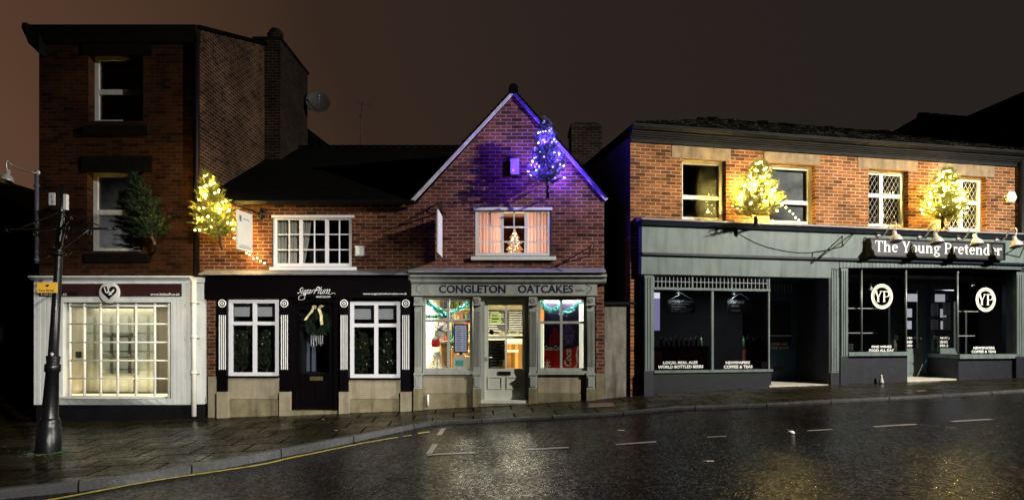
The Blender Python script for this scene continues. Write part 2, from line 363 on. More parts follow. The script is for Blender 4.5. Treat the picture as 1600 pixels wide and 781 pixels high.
# ---- wet ground
def wet(name, c1, c2, r0, r1, bump, bs, glint_chips=0.0, slab=None, mscale=.8, sp_=.5):
    m, n, b = nodes(name); L = n.links
    g = n.nodes.new('ShaderNodeNewGeometry')
    a = n.nodes.new('ShaderNodeTexNoise'); a.inputs['Scale'].default_value = mscale; a.inputs['Detail'].default_value = 8; a.inputs['Roughness'].default_value = .6
    mp = n.nodes.new('ShaderNodeMapping'); mp.inputs['Scale'].default_value = (.6, 1.6, 1); mp.inputs['Rotation'].default_value = (0, 0, .15)
    L.new(g.outputs['Position'], mp.inputs[0]); L.new(mp.outputs[0], a.inputs['Vector'])
    r = n.nodes.new('ShaderNodeValToRGB'); r.color_ramp.elements[0].position = .32; r.color_ramp.elements[1].position = .68
    r.color_ramp.elements[0].color = c1 + (1,); r.color_ramp.elements[1].color = c2 + (1,); L.new(a.outputs[0], r.inputs[0]); last = r.outputs[0]
    hgt = None
    f = n.nodes.new('ShaderNodeTexNoise'); f.inputs['Scale'].default_value = bs; f.inputs['Detail'].default_value = 3; L.new(g.outputs['Position'], f.inputs['Vector'])
    hgt = f.outputs[0]
    if glint_chips:
        v = n.nodes.new('ShaderNodeTexVoronoi'); v.inputs['Scale'].default_value = 60; v.inputs['Randomness'].default_value = 1; L.new(g.outputs['Position'], v.inputs['Vector'])
        cr = n.nodes.new('ShaderNodeSeparateColor'); L.new(v.outputs['Color'], cr.inputs[0])
        gt = n.nodes.new('ShaderNodeMath'); gt.operation = 'GREATER_THAN'; gt.inputs[1].default_value = 1 - glint_chips; L.new(cr.outputs[0], gt.inputs[0])
        lt = n.nodes.new('ShaderNodeMath'); lt.operation = 'LESS_THAN'; lt.inputs[1].default_value = .42; L.new(v.outputs['Distance'], lt.inputs[0])
        mu = n.nodes.new('ShaderNodeMath'); mu.operation = 'MULTIPLY'; L.new(gt.outputs[0], mu.inputs[0]); L.new(lt.outputs[0], mu.inputs[1])
        cx = n.nodes.new('ShaderNodeMixRGB'); cx.inputs[2].default_value = (.13, .12, .105, 1); L.new(mu.outputs[0], cx.inputs[0]); L.new(last, cx.inputs[1]); last = cx.outputs[0]  # pale stone chips, brightened to carry the wet road's sparkle
        ad = n.nodes.new('ShaderNodeMath'); ad.operation = 'MULTIPLY_ADD'; ad.inputs[1].default_value = 1.4; L.new(v.outputs['Distance'], ad.inputs[0]); L.new(hgt, ad.inputs[2]); hgt = ad.outputs[0]
    if slab:
        mp2 = n.nodes.new('ShaderNodeMapping'); mp2.inputs['Rotation'].default_value = (0, 0, slab[3]); L.new(g.outputs['Position'], mp2.inputs[0])
        t = n.nodes.new('ShaderNodeTexBrick'); t.inputs['Scale'].default_value = 1; t.inputs['Brick Width'].default_value = slab[0]; t.inputs['Row Height'].default_value = slab[1]
        t.inputs['Mortar Size'].default_value = slab[2]; t.inputs['Color1'].default_value = (1, 1, 1, 1); t.inputs['Color2'].default_value = (.6, .6, .62, 1); t.inputs['Mortar'].default_value = (.2, .2, .16, 1)
        L.new(mp2.outputs[0], t.inputs['Vector'])
        mx = n.nodes.new('ShaderNodeMixRGB'); mx.blend_type = 'MULTIPLY'; mx.inputs[0].default_value = 1; L.new(last, mx.inputs[1]); L.new(t.outputs['Color'], mx.inputs[2]); last = mx.outputs[0]
        s1 = n.nodes.new('ShaderNodeMath'); s1.operation = 'MULTIPLY_ADD'; s1.inputs[1].default_value = -1.5; L.new(t.outputs['Fac'], s1.inputs[0]); L.new(hgt, s1.inputs[2]); hgt = s1.outputs[0]
    L.new(last, b.inputs['Base Color'])
    rr = n.nodes.new('ShaderNodeMapRange'); rr.inputs[1].default_value = .35; rr.inputs[2].default_value = .65; rr.inputs[3].default_value = r0; rr.inputs[4].default_value = r1
    a2 = n.nodes.new('ShaderNodeTexNoise'); a2.inputs['Scale'].default_value = 1.1; a2.inputs['Detail'].default_value = 6; L.new(g.outputs['Position'], a2.inputs['Vector'])
    L.new(a2.outputs[0], rr.inputs[0]); L.new(rr.outputs[0], b.inputs['Roughness'])
    # wet hollows shine, dry stone tips do not
    prev = None
    for sc2, lo2, hi2 in ((75, .25, .85), (23, .5, .8)):
        vv = n.nodes.new('ShaderNodeTexVoronoi'); vv.inputs['Scale'].default_value = sc2; L.new(g.outputs['Position'], vv.inputs['Vector'])
        sx = n.nodes.new('ShaderNodeSeparateColor'); L.new(vv.outputs['Color'], sx.inputs[0])
        m2 = n.nodes.new('ShaderNodeMapRange'); m2.inputs[1].default_value = lo2; m2.inputs[2].default_value = hi2; m2.inputs[3].default_value = .20; m2.inputs[4].default_value = 1.0; L.new(sx.outputs[1], m2.inputs[0])
        if prev is None: prev = m2.outputs[0]
        else:
            m3 = n.nodes.new('ShaderNodeMath'); m3.operation = 'MULTIPLY'; L.new(prev, m3.inputs[0]); L.new(m2.outputs[0], m3.inputs[1]); prev = m3.outputs[0]
    if slab:
        i5 = n.nodes.new('ShaderNodeMath'); i5.operation = 'SUBTRACT'; i5.inputs[0].default_value = 1.0; L.new(t.outputs['Fac'], i5.inputs[1])
        m5 = n.nodes.new('ShaderNodeMath'); m5.operation = 'MULTIPLY'; L.new(i5.outputs[0], m5.inputs[0]); L.new(prev, m5.inputs[1]); prev = m5.outputs[0]
    m4 = n.nodes.new('ShaderNodeMath'); m4.operation = 'MULTIPLY'; m4.inputs[1].default_value = sp_; L.new(prev, m4.inputs[0]); L.new(m4.outputs[0], b.inputs['Specular IOR Level'])
    bp = n.nodes.new('ShaderNodeBump'); bp.inputs['Strength'].default_value = bump; bp.inputs['Distance'].default_value = .01
    L.new(hgt, bp.inputs['Height']); L.new(bp.outputs[0], b.inputs['Normal'])
    return m
M['road'] = wet('wet_asphalt', (.0022, .0019, .0016), (.0055, .0043, .0032), .10, .28, .16, 70, glint_chips=.06, sp_=.28)
M['pave'] = wet('wet_paving', (.007, .0065, .0035), (.026, .022, .011), .18, .45, .35, 30, sp_=.30, slab=(.75, .6, .016, -.06), mscale=1.6)
M['kerb'] = wet('wet_kerb_stone', (.03, .03, .03), (.065, .065, .068), .3, .6, .5, 50)
M['yline'] = mat('worn_yellow_paint', (.36, .28, .05), .5, .7, 18, .3, 60)
M['wline'] = mat('worn_white_paint', (.17, .16, .145), .5, .8, 22, .3, 60)
M['cover'] = mat('rusty_cover', (.09, .05, .035), .5, .4, 9, .4, 60)

# ================================================================== ground
ZF = [(-300, -1.80), (-14, -1.80), (-9.9, -1.76), (-6.4, -1.69), (-2.1, -1.53), (2.0, -1.30), (2.9, -1.20), (5.3, -1.10), (8.5, -1.05), (12.3, -.98), (20, -.85), (300, -.8)]
def zfr(X):
    for (a, za), (b, zb) in zip(ZF, ZF[1:]):
        if a <= X <= b: return CZ + za + (zb - za) * (X - a) / (b - a)
    return CZ - 1.8
def yf(X): return D0 if X < 2.47 else D0 + (X - 2.47) * math.tan(R(11.8))
def zpav(X, Y): return zfr(X) - .02 * max(0, min(12, yf(X) - Y))
def zroad(X, Y): return zpav(X, Y) - (.045 + .065 * min(1, max(0, (-1.0 - X) / 2.0)))
def ground(px, py, fn=zroad, up=0.0):          # the ground point the photograph shows at this spot
    rx, rz = (px - 800) / F, (HOR - py) / F
    lo, hi = 2.0, 30.0
    for _ in range(50):
        m = (lo + hi) / 2
        if CZ + rz * m > fn(rx * m, m) + up: lo = m
        else: hi = m
    return Vector((rx * lo, lo, fn(rx * lo, lo) + up))
def interp(pts, n):
    out_ = []
    for k in range(len(pts) - 1):
        p0 = pts[max(k - 1, 0)]; p1 = pts[k]; p2 = pts[k + 1]; p3 = pts[min(k + 2, len(pts) - 1)]
        for j in range(n):
            t = j / n
            out_.append(.5 * ((2 * p1) + (p2 - p0) * t + (2 * p0 - 5 * p1 + 4 * p2 - p3) * t * t + (3 * p1 - p0 - 3 * p2 + p3) * t ** 3))
    out_.append(pts[-1]); return out_
kp = [ground(x, y) for x, y in [(0, 780), (170, 761), (335, 734), (465, 709), (569, 687), (640, 671), (679, 664), (775, 659), (987, 647), (1200, 635), (1432, 623), (1600, 613)]]
print('KERB', [(round(p.x, 2), round(p.y, 2)) for p in kp])
k0, k1 = kp[0], kp[-1]
kp = [Vector((k0.x - a, k0.y - c, 0)) for a, c in ((34, 8), (22, 5.6), (13, 3.6), (7.5, 2.3), (4, 1.35), (2, .75), (.9, .37))] + kp + [Vector((k1.x + a, k1.y + a * .2, 0)) for a in (1.5, 4, 9, 18, 34)]
KL = interp([Vector((p.x, p.y, 0)) for p in kp], 10)
xs = [-400, -120, -60, -40, -30] + [-24 + .6 * k for k in range(81)] + [30, 40, 60, 120, 400]
ys = [-300, -60, -20, -8] + [-4 + .6 * k for k in range(40)] + [24, 30, 60, 150, 400]
b = MB(W)
base = len(b.v)
for X in xs:
    for Y in ys: b.v.append((X, Y, zroad(X, Y) - (0.0 if Y < 60 else .3)))
for i in range(len(xs) - 1):
    for j in range(len(ys) - 1):
        q = i * len(ys) + j; b.f.append((q, q + len(ys), q + len(ys) + 1, q + 1)); b.sm.append(True)
tag(b.build('road', M['road']), kind='structure')
b = MB(W)
KT = []
for k, p in enumerate(KL):
    t = (KL[min(k + 1, len(KL) - 1)] - KL[max(0, k - 1)]).normalized(); KT.append(Vector((-t.y, t.x, 0)))
NY = 14
for k, p in enumerate(KL):
    q0 = p + KT[k] * .135
    for j in range(NY + 1):
        t = j / NY; X = q0.x; Y = q0.y + (24 - q0.y) * t
        b.v.append((X, Y, zpav(X, Y)))
for k in range(len(KL) - 1):
    for j in range(NY):
        q = k * (NY + 1) + j; b.f.append((q, q + NY + 1, q + NY + 2, q + 1)); b.sm.append(True)
tag(b.build('pavement', M['pave']), kind='structure')
# kerb stones
b = MB(W); acc = 0; start = KL[0]; sk = 0; seg = []
def kpt(s_):
    a_ = 0
    for k in range(len(KL) - 1):
        l = (KL[k + 1] - KL[k]).length
        if a_ + l >= s_:
            f_ = (s_ - a_) / l; return KL[k].lerp(KL[k + 1], f_), KT[k].lerp(KT[k + 1], f_).normalized()
        a_ += l
    return KL[-1], KT[-1]
tot = sum((KL[k + 1] - KL[k]).length for k in range(len(KL) - 1))
s_ = 22.0
while s_ < tot - 22:
    e_ = s_ + 1.25 - .02
    for q in range(4):
        a0 = s_ + (e_ - s_) * q / 4; a1 = s_ + (e_ - s_) * (q + 1) / 4
        (p0, n0), (p1, n1) = kpt(a0), kpt(a1)
        zt0, zt1 = zpav(*(p0 + n0 * .14).xy) + .004, zpav(*(p1 + n1 * .14).xy) + .004
        A0, A1 = p0, p1; B0, B1 = p0 + n0 * .14, p1 + n1 * .14; c0, c1 = p0 + n0 * .02, p1 + n1 * .02
        b.face([(A0.x, A0.y, zt0 - .3), (A1.x, A1.y, zt1 - .3), (A1.x, A1.y, zt1 - .02), (A0.x, A0.y, zt0 - .02)])
        b.face([(A0.x, A0.y, zt0 - .02), (A1.x, A1.y, zt1 - .02), (c1.x, c1.y, zt1), (c0.x, c0.y, zt0)])
        b.face([(c0.x, c0.y, zt0), (c1.x, c1.y, zt1), (B1.x, B1.y, zt1), (B0.x, B0.y, zt0)])
        if q == 0: b.face([(A0.x, A0.y, zt0 - .3), (A0.x, A0.y, zt0 - .02), (c0.x, c0.y, zt0), (B0.x, B0.y, zt0), (B0.x, B0.y, zt0 - .3)])
        if q == 3: b.face([(A1.x, A1.y, zt1 - .3), (A1.x, A1.y, zt1 - .02), (c1.x, c1.y, zt1), (B1.x, B1.y, zt1), (B1.x, B1.y, zt1 - .3)])
    s_ += 1.25
tag(b.build('kerb', M['kerb']), kind='structure')
# painted markings
def stripe(bm, pts, wd, fn=zroad, n=8):
    P_ = interp([Vector((p.x, p.y, 0)) for p in pts], n) if len(pts) > 2 else [pts[0].lerp(pts[1], k / n) for k in range(n + 1)]
    L_, R_ = [], []
    for k, p in enumerate(P_):
        t = (P_[min(k + 1, len(P_) - 1)] - P_[max(0, k - 1)]); t.z = 0; t.normalize(); nn = Vector((-t.y, t.x, 0)) * wd / 2
        for lst, q in ((L_, p + nn), (R_, p - nn)): lst.append((q.x, q.y, fn(q.x, q.y) + .006))
    for k in range(len(P_) - 1): bm.face([R_[k], R_[k + 1], L_[k + 1], L_[k]])
b = MB(W); stripe(b, [ground(x, y) for x, y in [(20, 790), (100, 777), (240, 751), (400, 727), (465, 713), (569, 692), (622, 683)]], .085)
tag(b.build('yellow_road_marking', M['yline']), kind='structure')
b = MB(W); stripe(b, [ground(630, 681.5), ground(643, 680)], .07); stripe(b, [ground(653, 677), ground(671, 674.5)], .13)
tag(b.build('yellow_road_marking', M['yline']), kind='structure')
b = MB(W)
for p, q, wd in [((667, 711), (742, 707), .09), ((670, 709), (680, 694), .09), ((686, 680), (693, 669), .09), ((812, 703), (889, 699), .09), ((962, 694.5), (1035, 689), .09),
                 ((1105, 683), (1135, 681.5), .05), ((1262, 673), (1300, 671), .06), ((1366, 667), (1432, 663), .09), ((1487, 658.5), (1550, 655), .09)]:
    stripe(b, [ground(*p), ground(*q)], wd)
tag(b.build('white_road_marking', M['wline']), kind='structure')

# ================================================================== text
def tmesh(s, bold=0.0):
    c = bpy.data.curves.new('t', 'FONT'); c.body = s; c.offset = bold; c.resolution_u = 3; c.fill_mode = 'BOTH'
    o = bpy.data.objects.new('t', c); col.objects.link(o); dg = bpy.context.evaluated_depsgraph_get()
    me = bpy.data.meshes.new_from_object(o.evaluated_get(dg)); v = [tuple(x.co) for x in me.vertices]; f = [tuple(p.vertices) for p in me.polygons]
    bpy.data.objects.remove(o); bpy.data.curves.remove(c); bpy.data.meshes.remove(me); return v, f
def text(fr, s, x0, y0, x1, y1, d, m, parent, name='lettering', bold=.02, shear=0, label=None, rot=0):
    """writing fitted to a pixel rectangle on the plane at offset d"""
    v, f = tmesh(s, bold)
    ax = min(p[0] for p in v); bx = max(p[0] for p in v); ay = min(p[1] for p in v); by = max(p[1] for p in v)
    u0, u1, z0, z1 = fr.rect(x0, y0, x1, y1, d)
    bm = MB(fr)
    bm.v = [(u0 + (p[0] - ax) / (bx - ax) * (u1 - u0) + shear * (p[1] - ay), d, z0 + (p[1] - ay) / (by - ay) * (z1 - z0)) for p in v]
    bm.f = f; bm.sm = [False] * len(f)
    o = bm.build(name, m, parent)
    if label: o['label'] = label
    return o
def word_print(fr, s_, x0, y0, x1, y1, d, m, parent, up=False, shear=.25, bold=.03):
    v, f = tmesh(s_, bold); v = [(p[0] + shear * p[1], p[1]) for p in v]
    ax = min(p[0] for p in v); bx = max(p[0] for p in v); ay = min(p[1] for p in v); by = max(p[1] for p in v)
    u0, u1, z0, z1 = fr.rect(x0, y0, x1, y1, d); bm = MB(fr)
    for p in v:
        a, c = (p[0] - ax) / (bx - ax), (p[1] - ay) / (by - ay)
        bm.v.append((u0 + a * (u1 - u0), d, z0 + c * (z1 - z0)) if not up else (u0 + (1 - c) * (u1 - u0), d, z0 + a * (z1 - z0)))
    bm.f = f; bm.sm = [False] * len(f); return bm.build('lettering', m, parent)
# a bold book serif drawn stroke by stroke
def glyph(ch):
    P_ = []; w_ = .17
    def Rr(a, b_, c, d_): P_.append([(a, b_), (c, b_), (c, d_), (a, d_)])
    def St(x, y0, y1, bs=1, ts=1):
        Rr(x, y0, x + w_, y1)
        if bs: Rr(x - .07, y0 - .001, x + w_ + .07, y0 + .05)
        if ts == 1: Rr(x - .07, y1 - .05, x + w_ + .07, y1 + .001)
        if ts == 2: P_.append([(x - .08, y1 - .05), (x, y1 - .10), (x + w_, y1 + .001), (x + w_ - .05, y1 + .001), (x - .08, y1 - .03)])
    def Ar(cx, cy, rx, ry, a0, a1, tk=w_, tn=.07, n=16):
        for k in range(n):
            a, b_ = R(a0 + (a1 - a0) * k / n), R(a0 + (a1 - a0) * (k + 1) / n)
            P_.append([(cx + rx * math.cos(a), cy + ry * math.sin(a)), (cx + rx * math.cos(b_), cy + ry * math.sin(b_)),
                       (cx + (rx - tk) * math.cos(b_), cy + (ry - tn) * math.sin(b_)), (cx + (rx - tk) * math.cos(a), cy + (ry - tn) * math.sin(a))])
    if ch == 'T': St(.33, 0, .97, 1, 0); Rr(.02, .92, .81, 1); Rr(.02, .74, .07, .93); Rr(.76, .74, .81, .93); adv = .86
    elif ch == 'h': St(.08, 0, 1.02, 1, 2); St(.50, 0, .46, 1, 0); Ar(.40, .44, .27, .24, 0, 165, .17, .09); adv = .82
    elif ch == 'n': St(.08, 0, .68, 1, 2); St(.50, 0, .46, 1, 0); Ar(.40, .44, .27, .24, 0, 165, .17, .09); adv = .82
    elif ch == 'u': St(.06, .22, .68, 0, 2); St(.48, 0, .68, 0, 2); Rr(.6, 0, .72, .05); Ar(.33, .24, .27, .25, 185, 350, .17, .09); adv = .80
    elif ch == 'e': Ar(.35, .34, .31, .35, 0, 320); Rr(.15, .35, .60, .42); adv = .70
    elif ch == 'o': Ar(.36, .34, .33, .35, 0, 360); adv = .76
    elif ch == 'g': Ar(.33, .45, .26, .23, 0, 360, .14, .06); Ar(.35, -.12, .32, .19, 0, 360, .12, .08); Rr(.1, .1, .3, .2); Rr(.5, .57, .72, .66); adv = .76
    elif ch == 'r': St(.08, 0, .68, 1, 2); Ar(.42, .48, .2, .2, 60, 160, .12, .12); Ar(.48, .58, .09, .09, 0, 360, .088, .088, 10); adv = .60
    elif ch == 'P': St(.10, 0, 1); Ar(.42, .72, .38, .28, -90, 90); Rr(.26, .93, .43, 1); Rr(.26, .44, .43, .51); adv = .84
    elif ch == 't': Rr(.15, .15, .32, .86); Rr(.0, .61, .46, .68); Ar(.34, .18, .19, .2, 180, 300, .17, .09); adv = .52
    elif ch == 'd': Ar(.34, .34, .30, .35, 60, 300); St(.46, 0, 1.02, 0, 2); Rr(.55, 0, .72, .05); adv = .80
    elif ch == 'Y': St(.34, 0, .46, 1, 0); P_.append([(.05, .99), (.27, .99), (.51, .40), (.34, .40)]); P_.append([(.70, .99), (.79, .99), (.50, .40), (.43, .44)]); Rr(-.02, .95, .35, 1); Rr(.60, .95, .90, 1); adv = .88
    else: adv = .36
    return P_, adv
def serif(fr, s, x0, y0, x1, y1, d, m, parent, thick=.004):
    x = 0; pol = []
    for ch in s:
        g_, a_ = glyph(ch); pol += [[(p[0] + x, p[1]) for p in q] for q in g_]; x += a_
    u0, u1, z0, z1 = fr.rect(x0, y0, x1, y1, d); bm = MB(fr)
    for k, q in enumerate(pol):
        dd = d + .0004 * (k % 13)
        bm.face([(u0 + p[0] / x * (u1 - u0), dd, z0 + p[1] * (z1 - z0)) for p in q])
    return bm.build('lettering', m, parent)
def strokes(fr, lines, x0, y0, x1, y1, d, m, parent, wd=.008, name='lettering', rot=False):
    """hand-drawn lettering: each line a list of points in a 0..1 box"""
    u0, u1, z0, z1 = fr.rect(x0, y0, x1, y1, d); bm = MB(fr); k = 0
    for ln in lines:
        P_ = interp([Vector((p[0], p[1], 0)) for p in ln], 4) if len(ln) > 2 else [Vector((p[0], p[1], 0)) for p in ln]
        Q = [Vector((u0 + p.x * (u1 - u0), z0 + p.y * (z1 - z0), 0)) for p in P_]
        for a, c in zip(Q, Q[1:]):
            t = c - a
            if t.length < 1e-6: continue
            t.normalize(); wv = wd * (.7 + .6 * abs(t.y)); nn = Vector((-t.y, t.x, 0)) * wv / 2; ex = t * wd * .2; k += 1; dd = d + .0003 * (k % 9)
            bm.face([(q.x, dd, q.y) for q in (a - nn - ex, c - nn + ex, c + nn + ex, a + nn - ex)])
    return bm.build(name, m, parent)

# ================================================================== windows
def window(fr, parent, x0, y0, x1, y1, d, cols_=(), rows=(), fw=.05, bw=.022, m=None, gm=None, dep=.05, name='window', bars=(), pane=True, thickrows=(), thickcols=(), tk=.05):
    """cols_/rows: glazing bars; thick*: mullions and rails; all in photo pixels measured on the window plane"""
    u0, u1, z0, z1 = fr.rect(x0, y0, x1, y1, d); mid = (x0 + x1) / 2; b = MB(fr)
    b.box(u0, u0 + fw, d - dep, d, z0, z1); b.box(u1 - fw, u1, d - dep, d, z0, z1)
    b.box(u0 + fw, u1 - fw, d - dep, d, z0, z0 + fw); b.box(u0 + fw, u1 - fw, d - dep, d, z1 - fw, z1)
    for y in thickrows:
        z = fr.z(mid, y, d); b.box(u0 + fw, u1 - fw, d - dep, d - .006, z - tk / 2, z + tk / 2)
    for x in thickcols:
        u = fr.u(x, d); b.box(u - tk / 2, u + tk / 2, d - dep, d - .003, z0 + fw, z1 - fw)
    for y in rows:
        z = fr.z(mid, y, d); b.box(u0 + fw, u1 - fw, d - dep * .6, d - .012, z - bw / 2, z + bw / 2)
    for x in cols_:
        u = fr.u(x, d); b.box(u - bw / 2, u + bw / 2, d - dep * .6, d - .009, z0 + fw, z1 - fw)
    o = b.build(name, m or M['upvc'], parent)
    if pane:
        p = MB(fr); dd = d - dep * .7
        p.face([(u0 + .01, dd, z0 + .01), (u1 - .01, dd, z0 + .01), (u1 - .01, dd, z1 - .01), (u0 + .01, dd, z1 - .01)]); p.build('pane', gm or M['glass'], o)
    return o, (u0, u1, z0, z1)
def room(fr, parent, u0, u1, z0, z1, d0, d1, m, name='room_lining', skip=()):
    b = MB(fr)
    b.face([(u0, d1, z0), (u1, d1, z0), (u1, d1, z1), (u0, d1, z1)])
    b.face([(u0, d0, z0), (u0, d1, z0), (u0, d1, z1), (u0, d0, z1)]); b.face([(u1, d0, z0), (u1, d1, z0), (u1, d1, z1), (u1, d0, z1)])
    b.face([(u0, d0, z0), (u1, d0, z0), (u1, d1, z0), (u0, d1, z0)]); b.face([(u0, d0, z1), (u1, d0, z1), (u1, d1, z1), (u0, d1, z1)])
    return b.build(name, m, parent)
def curtain(fr, u0, u1, z0, z1, d, m, parent, folds=9, amp=.025, taper=0.0, name='curtain'):
    b = MB(fr); n = folds * 6; nz = 5
    for j in range(nz + 1):
        for k in range(n + 1):
            t = k / n; tz = j / nz; wd = 1 - taper * (1 - tz) ** 1.5
            b.v.append((u0 + (u1 - u0) * t * wd, d + amp * math.sin(t * folds * 2 * math.pi + math.sin(t * 17) * .8), z0 + (z1 - z0) * tz))
    for j in range(nz):
        for k in range(n):
            q = j * (n + 1) + k; b.f.append((q, q + 1, q + n + 2, q + n + 1)); b.sm.append(True)
    return b.build(name, m, parent)
def roofslab(fr, u0, u1, d0, z0, d1, z1, m, parent, name='roof', courses=30, lip=.014, skew0=0, skew1=0, jag=0):
    """tiled slope from eave (d0,z0) up to ridge (d1,z1); each course overlaps the one below"""
    b = MB(fr); rnd = random.Random(3)
    for k in range(courses):
        a, c = k / courses, (k + 1) / courses
        da, za, dc, zc = d0 + (d1 - d0) * a, z0 + (z1 - z0) * a, d0 + (d1 - d0) * c, z0 + (z1 - z0) * c
        ua, ub = u0 + skew0 * a, u1 + skew1 * a; uc, ud = u0 + skew0 * c, u1 + skew1 * c
        if jag:
            n = max(1, int((ub - ua) / .17))
            for j in range(n):
                h = lip + rnd.uniform(0, jag); t0, t1 = j / n, (j + .95) / n; l = rnd.uniform(0, .02)
                b.face([(ua + (ub - ua) * t0, da + l, za + h), (ua + (ub - ua) * t1, da + l, za + h), (uc + (ud - uc) * t1, dc, zc), (uc + (ud - uc) * t0, dc, zc)])
                b.face([(ua + (ub - ua) * t0, da + l, za - .01), (ua + (ub - ua) * t1, da + l, za - .01), (ua + (ub - ua) * t1, da + l, za + h), (ua + (ub - ua) * t0, da + l, za + h)])
            b.face([(ua, da, za - .004), (ub, da, za - .004), (ud, dc, zc - .004), (uc, dc, zc - .004)])
        else:
            b.face([(ua, da, za + lip), (ub, da, za + lip), (ud, dc, zc), (uc, dc, zc)])
            b.face([(ua, da, za), (ub, da, za), (ub, da, za + lip), (ua, da, za + lip)])
    return b.build(name, m, parent)
ZB = -.45     # walls start below the ground

# ================================================================== A: tall dark brick house with the white shopfront
A = empty('townhouse', FM.w(XA - 1.7, 0, 0), 'tall dark red brick three-storey house with white shopfront, at the left end of the row', 'building')
uL, uR = FM.u(61), XA
zt = FM.z(186, 58)
hA = []
for (x0, y0, x1, y1) in ((148, 88, 232, 194), (146, 270, 231, 394)): hA.append(FM.rect(x0, y0, x1, y1, -.2))
zsf = FM.z(186, 436)                      # top of shopfront
b = MB(FM); b.wall(uL, uR, zsf - .02, zt, hA, 0, .26); b.build('front_wall', M['brickA'], A)
zE = FM.z(312, 45); kR = 3.5
zRg = CZ + (HOR - 72) / F * (D0 + kR)
b = MB(FS)                                # gable side wall: u runs back from the street
b.face([(0, 0, ZB), (7.0, 0, ZB), (7.0, 0, zE), (kR, 0, zRg), (0, 0, zE)])
b.build('gable_wall', M['brickAs'], A)
b = MB(FM); b.face([(uL, 0, ZB), (uL, -7, ZB), (uL, -7, zE), (uL, -kR, zRg), (uL, 0, zE)]); b.face([(uL, -7, ZB), (uR, -7, ZB), (uR, -7, zE), (uL, -7, zE)]); b.build('rear_wall', M['brickA'], A)
# roof and dark boxed eaves
b = MB(FM)
for s0, s1 in (((.12, zE + .02), (-kR, zRg + .10)), ((-7.1, zE + .02), (-kR, zRg + .10))):
    b.prism([(0, 0)] * 0 or [(uL - .1, 0), (uR + .05, 0), (uR + .05, .01), (uL - .1, .01)], 0, 0.001) if False else None
    b.face([(uL - .1, s0[0], s0[1]), (uR + .06, s0[0], s0[1]), (uR + .06, s1[0], s1[1]), (uL - .1, s1[0], s1[1])])
    b.face([(uL - .1, s0[0], s0[1] - .08), (uR + .06, s0[0], s0[1] - .08), (uR + .06, s1[0], s1[1] - .08), (uL - .1, s1[0], s1[1] - .08)])
    b.face([(uR + .06, s0[0], s0[1] - .08), (uR + .06, s0[0], s0[1]), (uR + .06, s1[0], s1[1]), (uR + .06, s1[0], s1[1] - .08)])
b.build('roof', M['tile'], A)
b = MB(FM); zc0, zc1 = FM.z(186, 64, .2), FM.z(186, 40, .2)
b.extru([(0, zc0), (.10, zc0 + .03), (.14, zc0 + .12), (.2, zc0 + .16), (.24, zc1 - .03), (.24, zc1), (0, zc1)], uL - .05, uR + .02); b.build('cornice', M['stoneA'], A)
b = MB(FM)
ue = FM.u(62, .1); b.extru([(.1, zc0), (.02, zc0 + .02), (-.3, zc1 + .05), (.28, zc1 + .02), (.3, zc1 - .1)], uL - .14, uL - .052)
b.prism([(FM.u(x, .2), FM.z(50, y, .2)) for x, y in [(61, 84), (53, 76), (44, 68), (40, 56), (42, 45), (48, 39.5), (57, 40), (61, 43)]], -.15, .2)
b.build('gutter_end', M['black'], A)
b = MB(FM)
b.pbox(128, 66, 237, 86, .03, -.01); b.build('lintel', M['stoneA'], A); b = MB(FM); b.pbox(127, 244, 237, 268.5, .03, -.01); b.build('lintel', M['stoneA'], A)
b = MB(FM); b.pbox(130, 195.5, 230, 209, .10, -.2); b.build('stone_sill', M['stoneA'], A); b = MB(FM); b.pbox(129, 396, 231, 409, .10, -.2); b.build('stone_sill', M['stoneA'], A)
for i, (x0, y0, x1, y1, ym) in enumerate(((148, 88, 232, 194, 144), (146, 270, 231, 394, 332))):
    o, r_ = window(FM, A, x0, y0, x1, y1, -.2, thickrows=(ym,), fw=.085, tk=.11, m=M['whitedim'], gm=M['glassr'], dep=.07)
    room(FM, A, r_[0], r_[1], r_[2], r_[3], -.26, -1.6, M['dim'])
    p = MB(FM); p.face([(r_[0], -.264, r_[2]), (r_[1], -.264, r_[2]), (r_[1], -.264, r_[3]), (r_[0], -.264, r_[3])]); p.build('blind', mat('net_curtain', (.42, .42, .44), .8, .5, 2, 0), A)
# chimney breast on the gable
ZS = CZ + (HOR - 65) / F * (D0 + kR) + .04
b = MB(FS); ks0, ks1 = kR, 5.75
b.box(ks0, ks1, .001, .42, ZB, ZS); b.build('chimney_breast', M['brickCh'], A)
b = MB(FS); b.box(ks0 - .04, ks1 + .04, -.3, .46, ZS, ZS + .07); b.build('chimney_cap', M['stoneA'], A)
b = MB(FS); b.lathe([(.20, 0), (.18, .05), (.16, .2), (.18, .22), (.16, .24)], (ks0 + .35, .12, ZS + .07), 14); b.lathe([(.16, .22), (.20, .27), (.17, .37), (.06, .40), (.001, .4)], (ks0 + .35, .08, ZS + .07), 14, axis=(.25, .3, 1)); b.build('chimney_pot', M['brickCh'], A)
b = MB(FS); za = CZ + (HOR - 190) / F * 19.8; zb_ = CZ + (HOR - 232) / F * 19.8
b.prism([(6.0, ZB), (9.0, ZB), (9.0, zb_), (6.0, zb_)], -.5, .95); b.face([(6.0, -.5, za + .3), (9.0, -.5, za + .3), (9.0, .98, zb_), (6.0, .98, zb_)]); b.face([(6.0, -.5, za + .3), (6.0, .98, zb_), (6.0, -.5, zb_)])
b.build('rear_extension', M['tile'], A)
